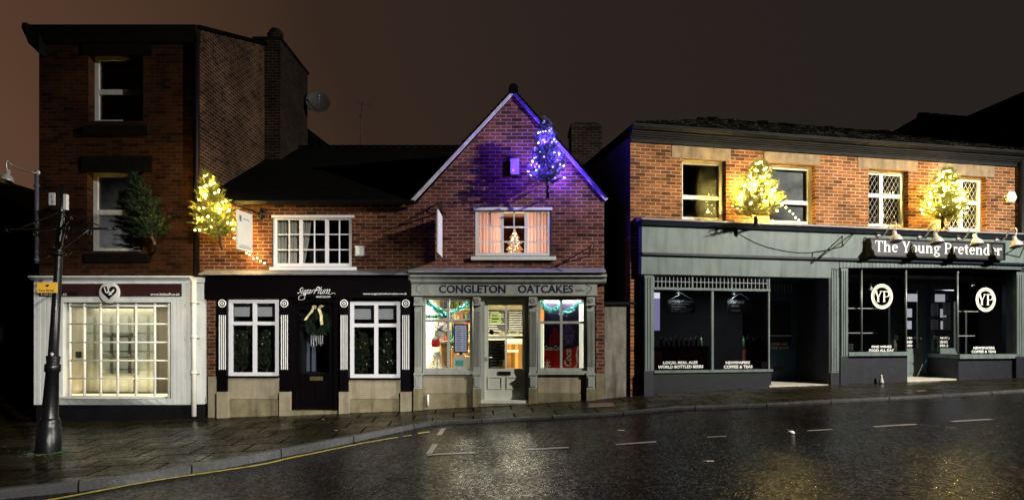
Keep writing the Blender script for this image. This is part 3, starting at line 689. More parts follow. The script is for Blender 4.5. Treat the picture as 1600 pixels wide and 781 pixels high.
# downpipes
b = MB(FM); b.tube([(FM.u(307, .08), .08, FM.z(307, 64)), (FM.u(307, .08), .08, zsf + .03)], .045, 8); b.build('downpipe', M['black'], A)
b = MB(FM); b.tube([(FM.u(57.5, .05), .05, FM.z(57, 272)), (FM.u(57.5, .05), .05, FM.z(57, 412))], .04, 8)
for y in (290, 350, 405): b.tube([(FM.u(57.5, .05), .05, FM.z(57, y)), (FM.u(57.5, .05), .05, FM.z(57, y + 3))], .055, 8)
b.build('downpipe', M['pipeg'], A)
# --- white shopfront
SF = .22
o_ = FM.rect(98, 472, 267, 622, SF)
sf0, sf1 = FM.u(53, SF), FM.u(297, SF); zb0 = FM.z(175, 632, SF)
b = MB(FM); b.wall(sf0, sf1, zb0, zsf - .05, [o_], SF, .14)
b.face([(sf0, 0, zb0), (sf0, SF, zb0), (sf0, SF, zsf - .05), (sf0, 0, zsf - .05)]); b.face([(sf1, 0, zb0), (sf1, SF, zb0), (sf1, SF, zsf - .05), (sf1, 0, zsf - .05)]); b.face([(sf0, 0, zsf - .05), (sf1, 0, zsf - .05), (sf1, SF, zsf - .05), (sf0, SF, zsf - .05)])
for x in (61, 68, 75, 82, 89, 272, 278.5, 285, 291):           # raised boards, leaving grooves
    b.pbox(x - 2.6, 466 if x > 200 else 464, x + 2.6, 631, SF + .008, SF + .0005)
b.build('shopfront', M['white'], A)
b = MB(FM); b.extru([(0, zsf - .05), (SF, zsf - .05), (SF + .03, zsf - .03), (SF + .10, zsf + .01), (SF + .10, zsf + .04), (0, zsf + .05)], sf0 - .05, sf1 + .03)
b.build('shopfront_cornice', M['white'], A)
b = MB(FM); b.pbox(297.5, 440, 319.5, 631, .10, 0); b.pbox(296, 433, 320, 441, .17, 0); b.build('end_panel', M['white'], A)
b = MB(FM); b.box(sf0 + .02, FM.u(320, .1), 0, SF - .03, ZB, zb0); b.build('plinth', M['black'], A)
b = MB(FM); b.pbox(61, 443, 283, 462.5, SF + .035, SF + .001); fa = b.build('name_board', M['brown'], A)
text(FM, 'www.littleoff.co.uk', 235, 457.5, 281, 461.5, SF + .038, M['letter'], fa, bold=.01)
text(FM, 'T: 01260 271 80', 63, 457.5, 104, 461.5, SF + .038, M['letter'], fa, bold=.01)
b = MB(FM); cu, cz_ = FM.u(171, SF + .06), FM.z(171, 457, SF + .06)
b.lathe([(.001, -.02), (.215, -.02), (.215, .0), (.20, .006), (.001, .006)], (cu, SF + .065, cz_), 36, axis=(0, 1, 0)); dsc = b.build('sign_disc', M['whitedim'], fa)
b = MB(FM); hp = []
for k in range(40):
    t = 2 * math.pi * k / 40
    hp.append((cu + .0098 * 16 * math.sin(t) ** 3, cz_ + .0098 * (13 * math.cos(t) - 5 * math.cos(2 * t) - 2 * math.cos(3 * t) - math.cos(4 * t)) + .01))
b.face([(p[0], SF + .074, p[1]) for p in hp]); b.build('heart_mark', M['black'], fa)
strokes(FM, [[(0, .95), (.18, .45), (.42, .62)], [(.3, .95), (.45, .62)], [(.28, .38), (.5, .5), (.6, .3)], [(.45, .2), (.55, .42), (.72, .5), (.66, .28), (.5, .22)], [(.75, .55), (.95, .75), (.8, .45), (.72, .5)]],
        163, 448, 179, 464, SF + .078, M['letter'], fa, wd=.014)
# window: glass set back, white grille of bars in front
wq = FM.rect(105, 475, 267, 622, .06)
b = MB(FM)
for a, c in (((FM.u(98, SF), SF), (wq[0], .06)),):
    b.face([(a[0], a[1], wq[2]), (a[0], a[1], wq[3]), (c[0], c[1], wq[3]), (c[0], c[1], wq[2])])
b.box(o_[0], o_[1], -.02, .055, wq[3] - .08, o_[3]); b.box(o_[0], wq[0], 0, .055, o_[2], o_[3]); b.box(wq[1] - .03, o_[1], 0, .055, o_[2], o_[3]); b.build('window_lining', M['white'], A)
b = MB(FM)
zg0, zg1 = FM.z(186, 622, .14), FM.z(186, 474, .14)
for x in (109.5, 132, 157.5, 184, 212.5, 242, 264): b.tube([(FM.u(x, .14), .14, zg0), (FM.u(x, .14), .14, zg1)], .026, 8)
for y in (478, 506, 534.5, 563, 591, 619): b.tube([(FM.u(107, .15), .15, FM.z(186, y, .15)), (FM.u(264, .15), .15, FM.z(186, y, .15))], .016, 8)
b.build('window_grille', M['pipew'], A)
b = MB(FM); N_ = 12; za_ = FM.z(186, 620, .3); zb2 = zb0
pr = [(FM.u(92) + (FM.u(268) - FM.u(92)) * k / N_, SF + .03 + .13 * math.sin(math.pi * k / N_)) for k in range(N_ + 1)]
for (a, da), (c, dc) in zip(pr, pr[1:]):
    b.face([(a, da, za_ - .03), (c, dc, za_ - .03), (c, dc, za_), (a, da, za_)]); b.face([(a, 0.05, za_), (c, 0.05, za_), (c, dc, za_), (a, da, za_)])
    b.face([(a, da - .02, za_ - .03), (c, dc - .02, za_ - .03), (c, SF + .012, zb2 + .01), (a, SF + .012, zb2 + .01)]); b.face([(a, SF, za_ - .03), (c, SF, za_ - .03), (c, dc, za_ - .03), (a, da, za_ - .03)])
b.build('bow_sill', M['white'], A)
b = MB(FM); b.face([(wq[0], .03, o_[2]), (wq[1], .03, o_[2]), (wq[1], .03, wq[3]), (wq[0], .03, wq[3])]); b.build('pane', M['glass'], A)
M['display'] = mat('grey_display_board', (.46, .45, .40), .7, .12, 4, 0)
room(FM, A, o_[0] - .01, o_[1], o_[2], o_[3], .0, -1.1, M['display'])
b = MB(FM)
for x0, x1 in ((133, 155), (160, 208), (214, 240)): b.pbox(x0, 482, x1, 612, -.55, -.58)
b.build('display_panel', mat('grey_green_panel', (.42, .46, .39), .6, .15, 5, 0), A)
shm = mat('shelf_grey', (.26, .28, .25), .6, .15, 5, 0)
for y in (520, 553, 583): b = MB(FM); b.pbox(158, y, 210, y + 3.5, -.38, -.54); b.build('display_shelf', shm, A)
M['strip'] = emis('warm_strip_light', (1, .78, .45), 1.6)
b = MB(FM); b.pbox(112, 615, 262, 618, -.06, -.12); sl = b.build('strip_light', M['strip'], A)
l_ = lamp('AREA', 'strip_glow', FM.w((o_[0] + o_[1]) / 2, -.22, o_[2] + .06), 16, (1, .74, .40), (2.0, .05), FM.w((o_[0] + o_[1]) / 2, -.4, 3)); 
lamp('AREA', 'display_fill', FM.w((o_[0] + o_[1]) / 2, -.45, o_[3] - .04), 13, (1, .84, .60), (1.9, .3), FM.w((o_[0] + o_[1]) / 2, -.5, 0))  # added ceiling light that evens out the display window
b = MB(FM); b.pbox(118, 549, 127, 559, -.1, -.12); b.build('alarm_panel', mat('teal_box', (.02, .08, .07), .4, .1, 5, 0), A)
b = MB(FM); up = FM.u(303, .24); b.tube([(up, .24, FM.z(303, 438, .24)), (up, .24, FM.z(303, 650, .24))], .05, 10)
for y in (470, 524, 580): b.tube([(up, .24, FM.z(303, y, .24)), (up, .24, FM.z(303, y + 4, .24))], .062, 10); b.box(up, up + .12, .19, .24, FM.z(303, y + 3, .24), FM.z(303, y + 1, .24))
b.build('white_downpipe', M['pipew'], A)

# ================================================================== B: low house, plum-black shopfront
B = empty('salon_building', FM.w(FM.u(480), 0, 0), 'low brick house with black and plum hair salon shopfront under a dark tiled roof', 'building')
bu0, bu1 = XA + .004, FM.u(645)
zbt = FM.z(480, 319); zbf = FM.z(480, 428)
hB = FM.rect(427, 338, 551, 417, -.06)
b = MB(FM); b.wall(bu0, bu1, zbf - .1, zbt, [hB], 0, .12); b.build('front_wall', M['brickB'], B)
# eaves, roof
zrd = CZ + (HOR - 231) / F * (D0 + 5.0)
roofslab(FM, XA + .01, bu1 + .02, .16, zbt + .02, -5.0, zrd, M['tile'], B, courses=40, skew1=1.5)
b = MB(FM); b.box(XA, bu1, -10, -9.9, ZB, zbt); b.face([(XA, -5, zrd), (-.6, -5, zrd), (-.6, -10, zbt), (XA, -10, zbt)]); b.build('rear_roof', M['tile'], B)
b = MB(FM)
for k in range(24): b.tube([(XA + .3 + k * .235, -5.0, zrd + .0), (XA + .3 + k * .235 + .22, -5.0, zrd + .012)], .075, 8)
b.build('ridge_tiles', M['tile'], B)
b = MB(FM); zg = FM.z(480, 319, .2)
b.extru([(.08, zg + .01), (.2, zg), (.24, zg + .06), (.2, zg + .08), (.1, zg + .05)], FM.u(366, .2), FM.u(648, .2)); b.build('gutter', M['black'], B)
o, r_ = window(FM, B, 427, 338, 551, 417, -.03, cols_=(451.5, 491, 530), rows=(366, 390), thickcols=(470, 510.5), fw=.075, tk=.07, bw=.022, dep=.06, gm=M['glassr'])
b = MB(FM); b.pbox(421, 417, 557, 422, .07, -.05); b.build('sill', M['upvc'], o); b = MB(FM); b.pbox(424, 336, 553, 340, .02, -.02); b.build('head_board', M['upvc'], o)
room(FM, B, r_[0], r_[1], r_[2], r_[3], -.13, -2.0, M['dark'])
curtain(FM, FM.u(434, -.2), FM.u(466, -.2), r_[2], r_[3], -.2, M['curtain'], B, 6, .03, .1)
curtain(FM, FM.u(470, -.2), FM.u(486, -.2), r_[2], r_[3], -.2, M['curtain'], B, 4, .03, .75)
b = MB(FM); b.extru([(0, zbf + .08), (.30, zbf - .02), (.32, zbf - .045), (.02, zbf - .05)], FM.u(321), FM.u(640)); b.build('lead_flashing', M['lead'], B)
# shopfront
SB = .16; zfb = FM.z(480, 465, SB)
b = MB(FM); b.box(FM.u(322, SB), FM.u(642, SB), 0, SB + .04, zfb, zbf - .09)
b.extru([(0, zbf - .09), (SB + .04, zbf - .09), (SB + .16, zbf - .055), (SB + .16, zbf - .05), (0, zbf - .05)], FM.u(322, SB), FM.u(642, SB)); fb = b.build('name_board', M['plum'], B)
text(FM, 'Sugar', 462, 449, 486.5, 461.5, SB + .043, M['letter'], fb, bold=-.008, shear=.12)
text(FM, 'Plum', 489.5, 448, 513, 459, SB + .043, M['letter'], fb, bold=-.008, shear=.12)
strokes(FM, [[(.28, .30), (.26, -.15), (.10, -.2), (.12, .1), (.35, .3)], [(.93, .34), (1.02, .24), (1.12, .34), (1.2, .26)]], 462, 445, 514, 464, SB + .0435, M['letter'], fb, wd=.007, name='flourish')
text(FM, 'HAIR SALON', 494, 462, 516, 465, SB + .043, M['letter'], fb, bold=.01)
text(FM, 'www.sugarplumhairsalon.co.uk', 567, 457.2, 636, 461, SB + .043, M['letter'], fb, bold=.012)
def wall_strip(b, u0, u1, z0, z1, d=0): b.face([(u0, d, z0), (u1, d, z0), (u1, d, z1), (u0, d, z1)])
b = MB(FM); b.pbox(321, 466, 338, 588, .0, -.1); b.build('brick_pier', M['brickB'], B)
b = MB(FM)
for x0, x1, y in ((325, 338.5, 588),): u0, u1, z0, z1 = FM.rect(x0, y, x1, 660, .05); b.box(u0, u1, -.1, .05, ZB, z1); b.build('stone_plinth', M['stone'], B)
for x0, x1 in ((338.5, 355.5), (436, 452.5), (529.5, 545), (625.5, 642)):
    u0, u1, z0, z1 = FM.rect(x0, 612, x1, 660, SB + .05); b = MB(FM); b.box(u0, u1, -.1, SB + .05, ZB, z1); b.build('stone_plinth', M['stone'], B)
pil = []
for x0, x1 in ((340, 354.5), (437.5, 451), (531, 544), (627, 641)):
    b = MB(FM); b.pbox(x0, 466.5, x1, 612, SB, -.05); b.pbox(x0 - .8, 489.5, x1 + .8, 492, SB + .02, SB - .02) if False else None
    po = b.build('pilaster', M['plum'], B); c = (x0 + x1) / 2
    b = MB(FM)
    for k in range(4):
        x = c - 4.6 + 3.05 * k; b.pbox(x - .62, 492, x + .62, 577, SB + .012, SB + .002)
    b.build('fluting', M['letter'], po)
    b = MB(FM); cu, cz2 = FM.u(c, SB), FM.z(c, 474, SB)
    for r0, r1 in ((.062, .082), (.020, .037)): b.lathe([(r0, .002), (r0, .012), (r1, .012), (r1, .002)], (cu, SB, cz2), 20, axis=(0, 1, 0))
    b.build('roundel', M['letter'], po)
for x0, x1 in ((355.2, 436), (545, 626)):
    yb = 587 if x0 < 400 else 590; y0 = 468 if x0 < 400 else 471
    o, r_ = window(FM, B, x0 + 2, y0, x1 - .5, yb, .08, thickcols=((x0 + x1) / 2 + 2,), thickrows=(y0 + 37,), fw=.075, tk=.075, dep=.07)
    room(FM, B, r_[0], r_[1], r_[2], r_[3], .0, -1.8, M['dark'])
    b = MB(FM); b.box(r_[0], r_[1], -.20, -.19, r_[3] - (.34 if x0 < 400 else .36), r_[3]); b.build('window_blind', M['blind'], B)
    b = MB(FM); u0, u1, z0, z1 = FM.rect(x0, yb, x1, 623, .10)
    b.box(u0, u1, -.05, .10, z0, z1 - .03); b.build('stall_riser', M['stone'], B)
    b = MB(FM); b.box(u0, u1, -.05, .125, ZB, z0 - .006); b.build('base_course', M['stonedk'], B)
    b = MB(FM); b.box(u0, u1, -.05, .16, z1 - .03, z1); b.build('shop_sill', M['plum'], B)
# door
u0, u1, z0, z1 = FM.rect(452.5, 466, 529.5, 640, .0)
b = MB(FM)
b.box(u0, u0 + .09, -.1, .09, z0, z1); b.box(u1 - .09, u1, -.1, .09, z0, z1); b.box(u0 + .09, u1 - .09, -.1, .09, z1 - .10, z1)
b.build('door_surround', M['plum'], B)
b = MB(FM); du0, du1 = u0 + .09, u1 - .09; dz1 = z1 - .10; gz0 = FM.z(490, 584, 0); g0, g1 = du0 + .12, du1 - .12
b.box(du0, g0, -.08, 0, z0, dz1); b.box(g1, du1, -.08, 0, z0, dz1); b.box(g0, g1, -.08, 0, dz1 - .14, dz1); b.box(g0, g1, -.08, 0, z0, gz0)
for a, c in ((g0 + .02, (g0 + g1) / 2 - .03), ((g0 + g1) / 2 + .03, g1 - .02)): b.box(a, c, 0, .015, z0 + .14, gz0 - .14)
dr = b.build('door', M['plum'], B)
b = MB(FM); b.face([(g0, -.04, gz0), (g1, -.04, gz0), (g1, -.04, dz1 - .14), (g0, -.04, dz1 - .14)]); b.build('pane', M['glassr'], dr)
b = MB(FM); b.pbox(484, 588, 504, 594, .02, 0); b.build('letter_plate', mat('aged_brass', (.16, .12, .05), .4, .2, 9, 0, metal=.6), dr)
room(FM, B, g0, g1, gz0, dz1 - .14, -.1, -1.5, M['dark'])
b = MB(FM); b.pbox(487, 518, 493, 580, -.5, -.54); b.pbox(470, 528, 484, 580, -.45, -.47); b.build('door_glass_reflection', mat('reflection_blue_white', (.10, .11, .16), .5, .1, 5, 0), B)  # pale strips stand for the reflection in the door glass
b = MB(FM); b.box(u0, u1, -.1, .2, ZB, z0); b.build('doorstep', M['stonedk'], B)

# ================================================================== C: gabled house, oatcake shop
C = empty('gabled_shop', FM.w(FM.u(793), 0, 0), 'steep gabled red brick house with grey-green oatcake shopfront and lit windows', 'building')
cu0, cu1 = bu1 + .0, FM.u(944); ua = FM.u(802); zap = FM.z(802, 150); zl = FM.z(650, 318); zr_ = FM.z(944, 313); zcf = FM.z(793, 425)
hC = FM.rect(743, 326, 861, 400, -.04)
zq = min(zl, zr_) 
b = MB(FM); b.wall(cu0, cu1, zcf - .1, zq, [hC], 0, .12)
b.face([(cu0, 0, zq), (cu1, 0, zq), (cu1, 0, zr_), (ua, 0, zap), (FM.u(650), 0, zl)])
b.face([(cu1, 0, ZB), (cu1, -9, ZB), (cu1, -9, zr_), (cu1, 0, zr_)]); b.build('front_wall', M['brickC'], C)
def slope(b, p0, p1, th, d0, d1, over=0):         # slanted slab between (u,z) points
    a, c = Vector((p0[0], p0[1])), Vector((p1[0], p1[1])); t = (c - a).normalized(); nn = Vector((-t.y, t.x))
    if nn.y < 0: nn = -nn
    a = a - t * over
    b.prism([tuple(a), tuple(c), tuple(c + nn * th), tuple(a + nn * th)], d0, d1)
b = MB(FM); AP = (ua, zap + .02)
slope(b, (cu0 - .02, zl - .02), AP, -.0 or .07, .002, .05); slope(b, (cu1 + .02, zr_ - .02), AP, .07, .002, .047); b.build('verge_mortar', M['mortar'], C)
b = MB(FM)
rnd = random.Random(5)
for side, E in ((0, (cu0 - .05, zl + .045)), (1, (cu1 + .06, zr_ + .045))):
    a, c = Vector(E), Vector((ua, zap + .10)); L_ = (c - a).length; t = (c - a).normalized(); nn = Vector((-t.y, t.x)); nn = nn if nn.y > 0 else -nn
    n = int(L_ / .105)
    for k in range(n):
        p = a + t * (L_ * k / n); q = a + t * (L_ * (k + 1.25) / n); h0 = .035 + rnd.uniform(0, .012)
        b.prism([tuple(p), tuple(q), tuple(q + nn * .012), tuple(p + nn * h0)], -5.2 if False else -.5, .085 + rnd.uniform(-.01, .01))
    slope(b, tuple(a), tuple(c), .02, -6.5, -.5)
b.tube([(ua, -6.5, zap + .13), (ua, .09, zap + .13)], .10, 10)
b.build('roof', M['tile'], C)
o, r_ = window(FM, C, 742, 326, 862, 400.5, -.02, cols_=(766, 803.3, 840.4), rows=(354.3, 377.5), thickcols=(784.5, 822), fw=.075, tk=.065, bw=.027, dep=.06, m=M['sageC'] if False else mat('cream_window_paint', (.62, .64, .54), .4, .08, 5, .05))
b = MB(FM); b.pbox(736, 400.5, 869, 406, .08, -.05); b.build('sill', bpy.data.materials['cream_window_paint'], o); b = MB(FM); b.pbox(740, 324, 863, 328, .03, -.02); b.build('head_board', bpy.data.materials['cream_window_paint'], o)
room(FM, C, r_[0], r_[1], r_[2], r_[3], -.13, -2.2, mat('dusky_wall', (.16, .07, .04), .8, .2, 3, 0))
curtain(FM, FM.u(746, -.2), FM.u(783, -.2), r_[2] - .02, r_[3], -.2, M['curtpink'], C, 7, .014)
curtain(FM, FM.u(823, -.2), FM.u(860, -.2), r_[2] - .02, r_[3], -.2, M['curtpink'], C, 7, .014)
lamp('AREA', 'bedroom_glow', FM.w(FM.u(803), -1.0, r_[2] + .35), 30, (1, .76, .58), (1.0, .3), FM.w(FM.u(803), .5, r_[2] + .5))
lamp('POINT', 'bedroom_glow', FM.w(FM.u(803), -.16, r_[2] + .22), 1.6, (1, .62, .28), .1)
b = MB(FM); b.extru([(0, zcf + .09), (.30, zcf - .0), (.32, zcf - .04), (.02, zcf - .05)], FM.u(641), FM.u(943.5)); b.build('lead_flashing', M['lead'], C)
SC = .14
zc_t = FM.z(793, 431.5, SC); zc_b = FM.z(793, 462, SC); fu0, fu1 = FM.u(643, SC), FM.u(933, SC)
b = MB(FM); b.extru([(0, zc_t - .15), (SC + .02, zc_t - .15), (SC + .05, zc_t - .12), (SC + .07, zc_t - .04), (SC + .12, zc_t - .02), (SC + .12, zc_t + .03), (0, zc_t + .04)], fu0 - .05, FM.u(947, SC)); b.build('shopfront_cornice', M['sageC'], C)
b = MB(FM); b.box(fu0, fu1, 0, SC, zc_b + .03, zc_t - .15); b.box(fu0, fu1, 0, SC + .03, zc_b, zc_b + .03); fc = b.build('name_board', M['sageC'], C)
text(FM, 'CONGLETON', 686, 445, 790, 457.8, SC + .004, M['navytext'], fc, bold=.025)
text(FM, 'OATCAKES', 809.5, 445, 895.5, 457.8, SC + .004, M['navytext'], fc, bold=.025)
strokes(FM, [[(0, .3), (.1, .6), (.2, .3), (.3, .6), (.4, .3), (.55, .7), (.6, .3), (.75, .6), (.85, .3), (1, .5)], [(.35, .95), (.6, 1.0)]], 899, 449, 914, 458, SC + .004, M['navytext'], fc, wd=.006)
def rail(b, pts, wd, d):
    for k, ((x0, y0), (x1, y1)) in enumerate(zip(pts, pts[1:])):
        a = Vector((FM.u(x0, d), FM.z(793, y0, d))); c = Vector((FM.u(x1, d), FM.z(793, y1, d))); t = (c - a).normalized(); nn = Vector((-t.y, t.x)) * wd / 2
        b.face([(q.x, d + .0003 * (k % 3), q.y) for q in (a - nn, c - nn, c + nn, a + nn)])
b = MB(FM); rail(b, [(657, 443), (916, 443), (917, 445.5), (921, 446), (925, 450), (921, 456.5), (917, 457), (916, 460.5), (657, 460.5), (656, 457), (652, 456.5), (650, 450), (652, 446), (656, 445.5), (657, 443)], .010, SC + .003); b.build('painted_border', M['navytext'], fc)
M['sagedk'] = M['sageC']
for i, (x0, x1) in enumerate(((647, 659.5), (739, 751), (826.5, 839.5), (917, 929.7))):
    b = MB(FM); c = (x0 + x1) / 2
    b.pbox(x0 + .7, 476, x1 - .7, 583, SC - .03, -.05)
    for k in range(5):
        x = c - 4.4 + 2.2 * k; b.pbox(x - .55, 486, x + .55, 571, SC - .012, SC - .029)
    b.pbox(x0, 464, x1, 474, SC + .02, -.05); b.pbox(x0 - .8, 474, x1 + .8, 477, SC + .04, -.05); b.pbox(x0 - .8, 582.5, x1 + .8, 586, SC + .02, -.05)
    b.pbox(x0, 586, x1, 607, SC, -.05); b.pbox(x0 + 2.2, 589, x1 - 2.2, 604, SC + .015, SC + .001)
    po = b.build('pilaster', M['sageC'], C)
    b = MB(FM)
    for r0, r1 in ((.040, .055), (.012, .026)): b.lathe([(r0, .0), (r0, .012), (r1, .012), (r1, .0)], (FM.u(c, SC), SC + .021, FM.z(c, 469.5, SC)), 18, axis=(0, 1, 0))
    b.build('roundel', M['sageC'], po)
b = MB(FM)
for x0, x1 in ((646, 660), (738.5, 751.5), (826, 840), (916.5, 931)):
    u0, u1, z0, z1 = FM.rect(x0, 607, x1, 640, SC + .01); b = MB(FM); b.box(u0, u1, -.05, SC + .01, ZB, z1); b.build('stone_plinth', M['stonedk'], C)
b = MB(FM); u0, u1, z0, z1 = FM.rect(931, 436, 944, 583, 0); b.box(u0, u1 - .002, -.3, .0, z0, zcf - .1); b.build('brick_pier', M['brickC'], C)
b = MB(FM); b.box(u0, u1, -.3, .03, ZB, z0); b.build('stone_base', M['stonedk'], C)
win_c = []
for x0, x1, xm, ym in ((661, 738, 700.6, 501), (840.5, 916, 877, 503.5)):
    o, r_ = window(FM, C, x0, 464, x1, 579, .05, thickcols=(xm,), thickrows=(ym,), fw=.055, tk=.05, dep=.06, m=M['sageC']); win_c.append(r_)
    b = MB(FM); b.pbox(x0 - .5, 579, x1 + .5, 585, .13, -.05); b.build('shop_sill', M['sageC'], o)
    b = MB(FM); u0, u1, z0, z1 = FM.rect(x0, 585, x1, 614, .07); b.box(u0, u1, -.05, .07, z0, z1); b.build('stall_riser', M['stone'], C)
    b = MB(FM); b.box(u0, u1, -.05, .085, ZB, z0 - .006); b.build('base_course', M['stonedk'], C)
b = MB(FM); uu = FM.u(668.5, .11); b.tube([(uu, .11, FM.z(668, 616, .11)), (uu, .11, FM.z(668, 634, .11))], .025, 8); b.build('vent_pipe', M['pipew'], C)
# door
u0, u1, z0, z1 = FM.rect(751.5, 463, 826, 626, -.04); DD = -.05
b = MB(FM)
b.box(u0, FM.u(757, .03), -.12, .04, z0, z1); b.box(FM.u(820, .03), u1, -.12, .04, z0, z1); b.box(FM.u(757, .03), FM.u(820, .03), -.12, .04, FM.z(790, 468, 0), z1); b.build('door_surround', M['sageC'], C)
b = MB(FM)
def drect(x0, y0, x1, y1): return FM.rect(x0, y0, x1, y1, DD)
ds = drect(756, 467, 821.5, 624)
pan = [drect(763, 476.5, 789.3, 524.5), drect(792.3, 476.5, 816, 524.5), drect(763, 529, 789.3, 575.5), drect(792.3, 529, 816, 575.5)]
b.wall(ds[0], ds[1], ds[2], ds[3], pan, DD, .05)
for x0, x1 in ((762, 785), (791.5, 815)):
    for (a, c, e1, f1) in ((x0, 588, x1, 589.6), (x0, 606, x1, 607.6), (x0, 589.6, x0 + 1.6, 606), (x1 - 1.6, 589.6, x1, 606)): b.pbox(a, c, e1, f1, DD + .014, DD + .0005)
dr = b.build('door', mat('pale_door_paint', (.52, .54, .47), .4, .06, 4, .06, stain=.12), C)
b = MB(FM)
for q in pan: b.face([(q[0], DD - .03, q[2]), (q[1], DD - .03, q[2]), (q[1], DD - .03, q[3]), (q[0], DD - .03, q[3])])
b.build('pane', M['glass'], dr)
b = MB(FM); b.pbox(779, 580, 798, 585.5, DD + .02, DD); b.build('letter_plate', M['black'], dr)
b = MB(FM); hu, hz = FM.u(758.5, DD), FM.z(758, 558, DD); b.tube([(hu, DD, hz), (hu, DD + .06, hz), (hu + .14, DD + .06, hz)], .014, 6); b.box(hu - .02, hu + .02, DD, DD + .012, hz - .09, hz + .05); b.build('door_handle', M['galv'], dr)
b = MB(FM); b.box(u0, u1, -.12, .12, z0 - .03, ds[2]); b.build('threshold', mat('pale_threshold', (.55, .56, .50), .5, .1, 5, .1), C)
b = MB(FM); b.box(u0, u1, -.12, .16, ZB, z0 - .03); b.build('doorstep', M['stonedk'], C)
# shop room, lit
ru0, ru1 = win_c[0][0], win_c[1][1]; rz0, rz1 = z0, win_c[0][3] + .12
room(FM, C, ru0, ru1, rz0, rz1, -.16, -3.4, M['cream'])
b = MB(FM); b.box(ru0 + .02, ru1 - 1.2, -3.38, -3.35, rz0, rz0 + 1.15); b.box(ru0 + .75, ru0 + 1.9, -1.75, -1.55, rz0, rz0 + .98); b.build('pine_panelling', M['pine'], C)
b = MB(FM); b.box(ru0 + .7, ru0 + 2.0, -1.9, -1.45, rz0 + .98, rz0 + 1.02); b.build('counter_top', mat('pale_worktop', (.5, .45, .35), .3, .1, 5, 0), C)
b = MB(FM); b.box(ru0 + .15, ru0 + .25, -3.34, -3.2, rz0 + 0, rz1 - .35); b.box(ru0 + 1.1, ru0 + 2.4, -3.34, -3.30, rz1 - .85, rz1 - .25); b.build('menu_board', M['board'], C)
b = MB(FM); b.box(ru0 + .35, ru0 + 1.0, -3.34, -3.3, rz1 - .60, rz1 - .28); b.box(ru0 + 2.5, ru0 + 2.8, -3.34, -3.3, rz1 - .55, rz1 - .25); b.build('orange_panel', mat('orange_card', (.62, .25, .08), .6, .1, 5, 0), C)
b = MB(FM)
rr_ = random.Random(9)
for k in range(9):
    for j in range(2): b.box(ru0 + 1.15 + j * .62, ru0 + 1.15 + j * .62 + rr_.uniform(.3, .55), -3.298, -3.296, rz1 - .80 + k * .06, rz1 - .80 + k * .06 + .018)
b.build('menu_lines', M['chalk'], C)
b = MB(FM); b.tube([(ru0 + .5, -1.2, rz1 - .06), (ru0 + 1.9, -1.2, rz1 - .06)], .025, 8); b.tube([(ru0 + 2.2, -1.2, rz1 - .06), (ru0 + 3.4, -1.2, rz1 - .06)], .025, 8); b.build('ceiling_tube', emis('fluorescent_tube', (1, .95, .78), 5), C)
lamp('AREA', 'shop_glow', FM.w((ru0 + ru1) / 2, -1.3, rz1 - .09), 300, (1, .92, .68), (3.0, .4), FM.w((ru0 + ru1) / 2, -1.2, 0))

for r_ in win_c: lamp('AREA', 'window_fill', FM.w((r_[0] + r_[1]) / 2, -.035, r_[3] - .07), 24, (1, .95, .82), (.75, .02), FM.w((r_[0] + r_[1]) / 2, -.5, r_[2] + .5))  # added lights that brighten the poster and window display
# ================================================================== objects in the shop window
def thing_at(name, fr, x, y, d, label, cat, group=None):
    return empty(name, fr.w(fr.u(x, d), d, fr.z(x, y, d)), label, cat, group)
# tinsel
def tinsel(name, x0, y0, x1, y1, sag, d, m, label, seed=1, r=.09, n=900, legs=()):
    rd = random.Random(seed); b = MB(FM); a = Vector((FM.u(x0, d), d, FM.z(x0, y0, d))); c = Vector((FM.u(x1, d), d, FM.z(x1, y1, d)))
    for k in range(n):
        t = rd.random(); p = a.lerp(c, t); p.z -= sag * 4 * t * (1 - t)
        v = Vector((rd.gauss(0, 1), rd.gauss(0, .5), rd.gauss(0, 1))).normalized(); w2 = v.cross(Vector((rd.random(), rd.random(), rd.random()))).normalized() * .006
        q = p + v * r * rd.uniform(.5, 1); b.face([tuple(p - w2), tuple(p + w2), tuple(q)])
    return tag(b.build(name, m), label, 'tinsel', 'tinsel garlands in the oatcake shop')
b = MB(FM); dq0, dq1 = FM.u(756, -.05), FM.u(821, -.05)
b.box(win_c[0][1] - .03, dq0 + .03, -.17, -.08, rz0, rz1); b.box(dq1 - .03, win_c[1][0] + .03, -.17, -.08, rz0, rz1); b.box(ru0 - .05, win_c[0][0] + .03, -.17, -.0, rz0, rz1); b.box(win_c[1][1] - .03, ru1 + .06, -.17, -.0, rz0, rz1)
b.box(ru0 - .05, ru1 + .05, -.165, -.02, win_c[0][3] - .03, rz1 + .05); b.box(dq0, dq1, -.162, -.11, FM.z(790, 472, -.1), rz1)
b.build('leak_blocker', M['cream'], C)  # added panels that stop the shop light leaking around the frames
tinsel('tinsel_garland', 664, 468, 699, 494, .02, -.12, M['tealt'], 'teal tinsel garland draped across the upper left pane beside the shop door', 1, n=1300, r=.11)
tinsel('tinsel_garland', 664, 494, 736, 470, .12, -.10, M['tealt'], 'teal tinsel garland sagging across both upper panes of the lit left shop window', 2, n=1300)
tinsel('tinsel_garland', 844, 469, 877, 470, .22, -.08, M['tealt'], 'teal tinsel loop in the upper left pane over the red drink poster', 3, n=900)
tinsel('tinsel_garland', 877, 490, 912, 468, .05, -.08, M['tealt'], 'teal tinsel swag in the upper right pane over the red drink poster', 4, n=900)
tinsel('tinsel_garland', 707, 506, 707, 545, 0, -.22, M['tealt'], 'short teal tinsel strand hanging left of the menu screen', 5, n=350, r=.06)
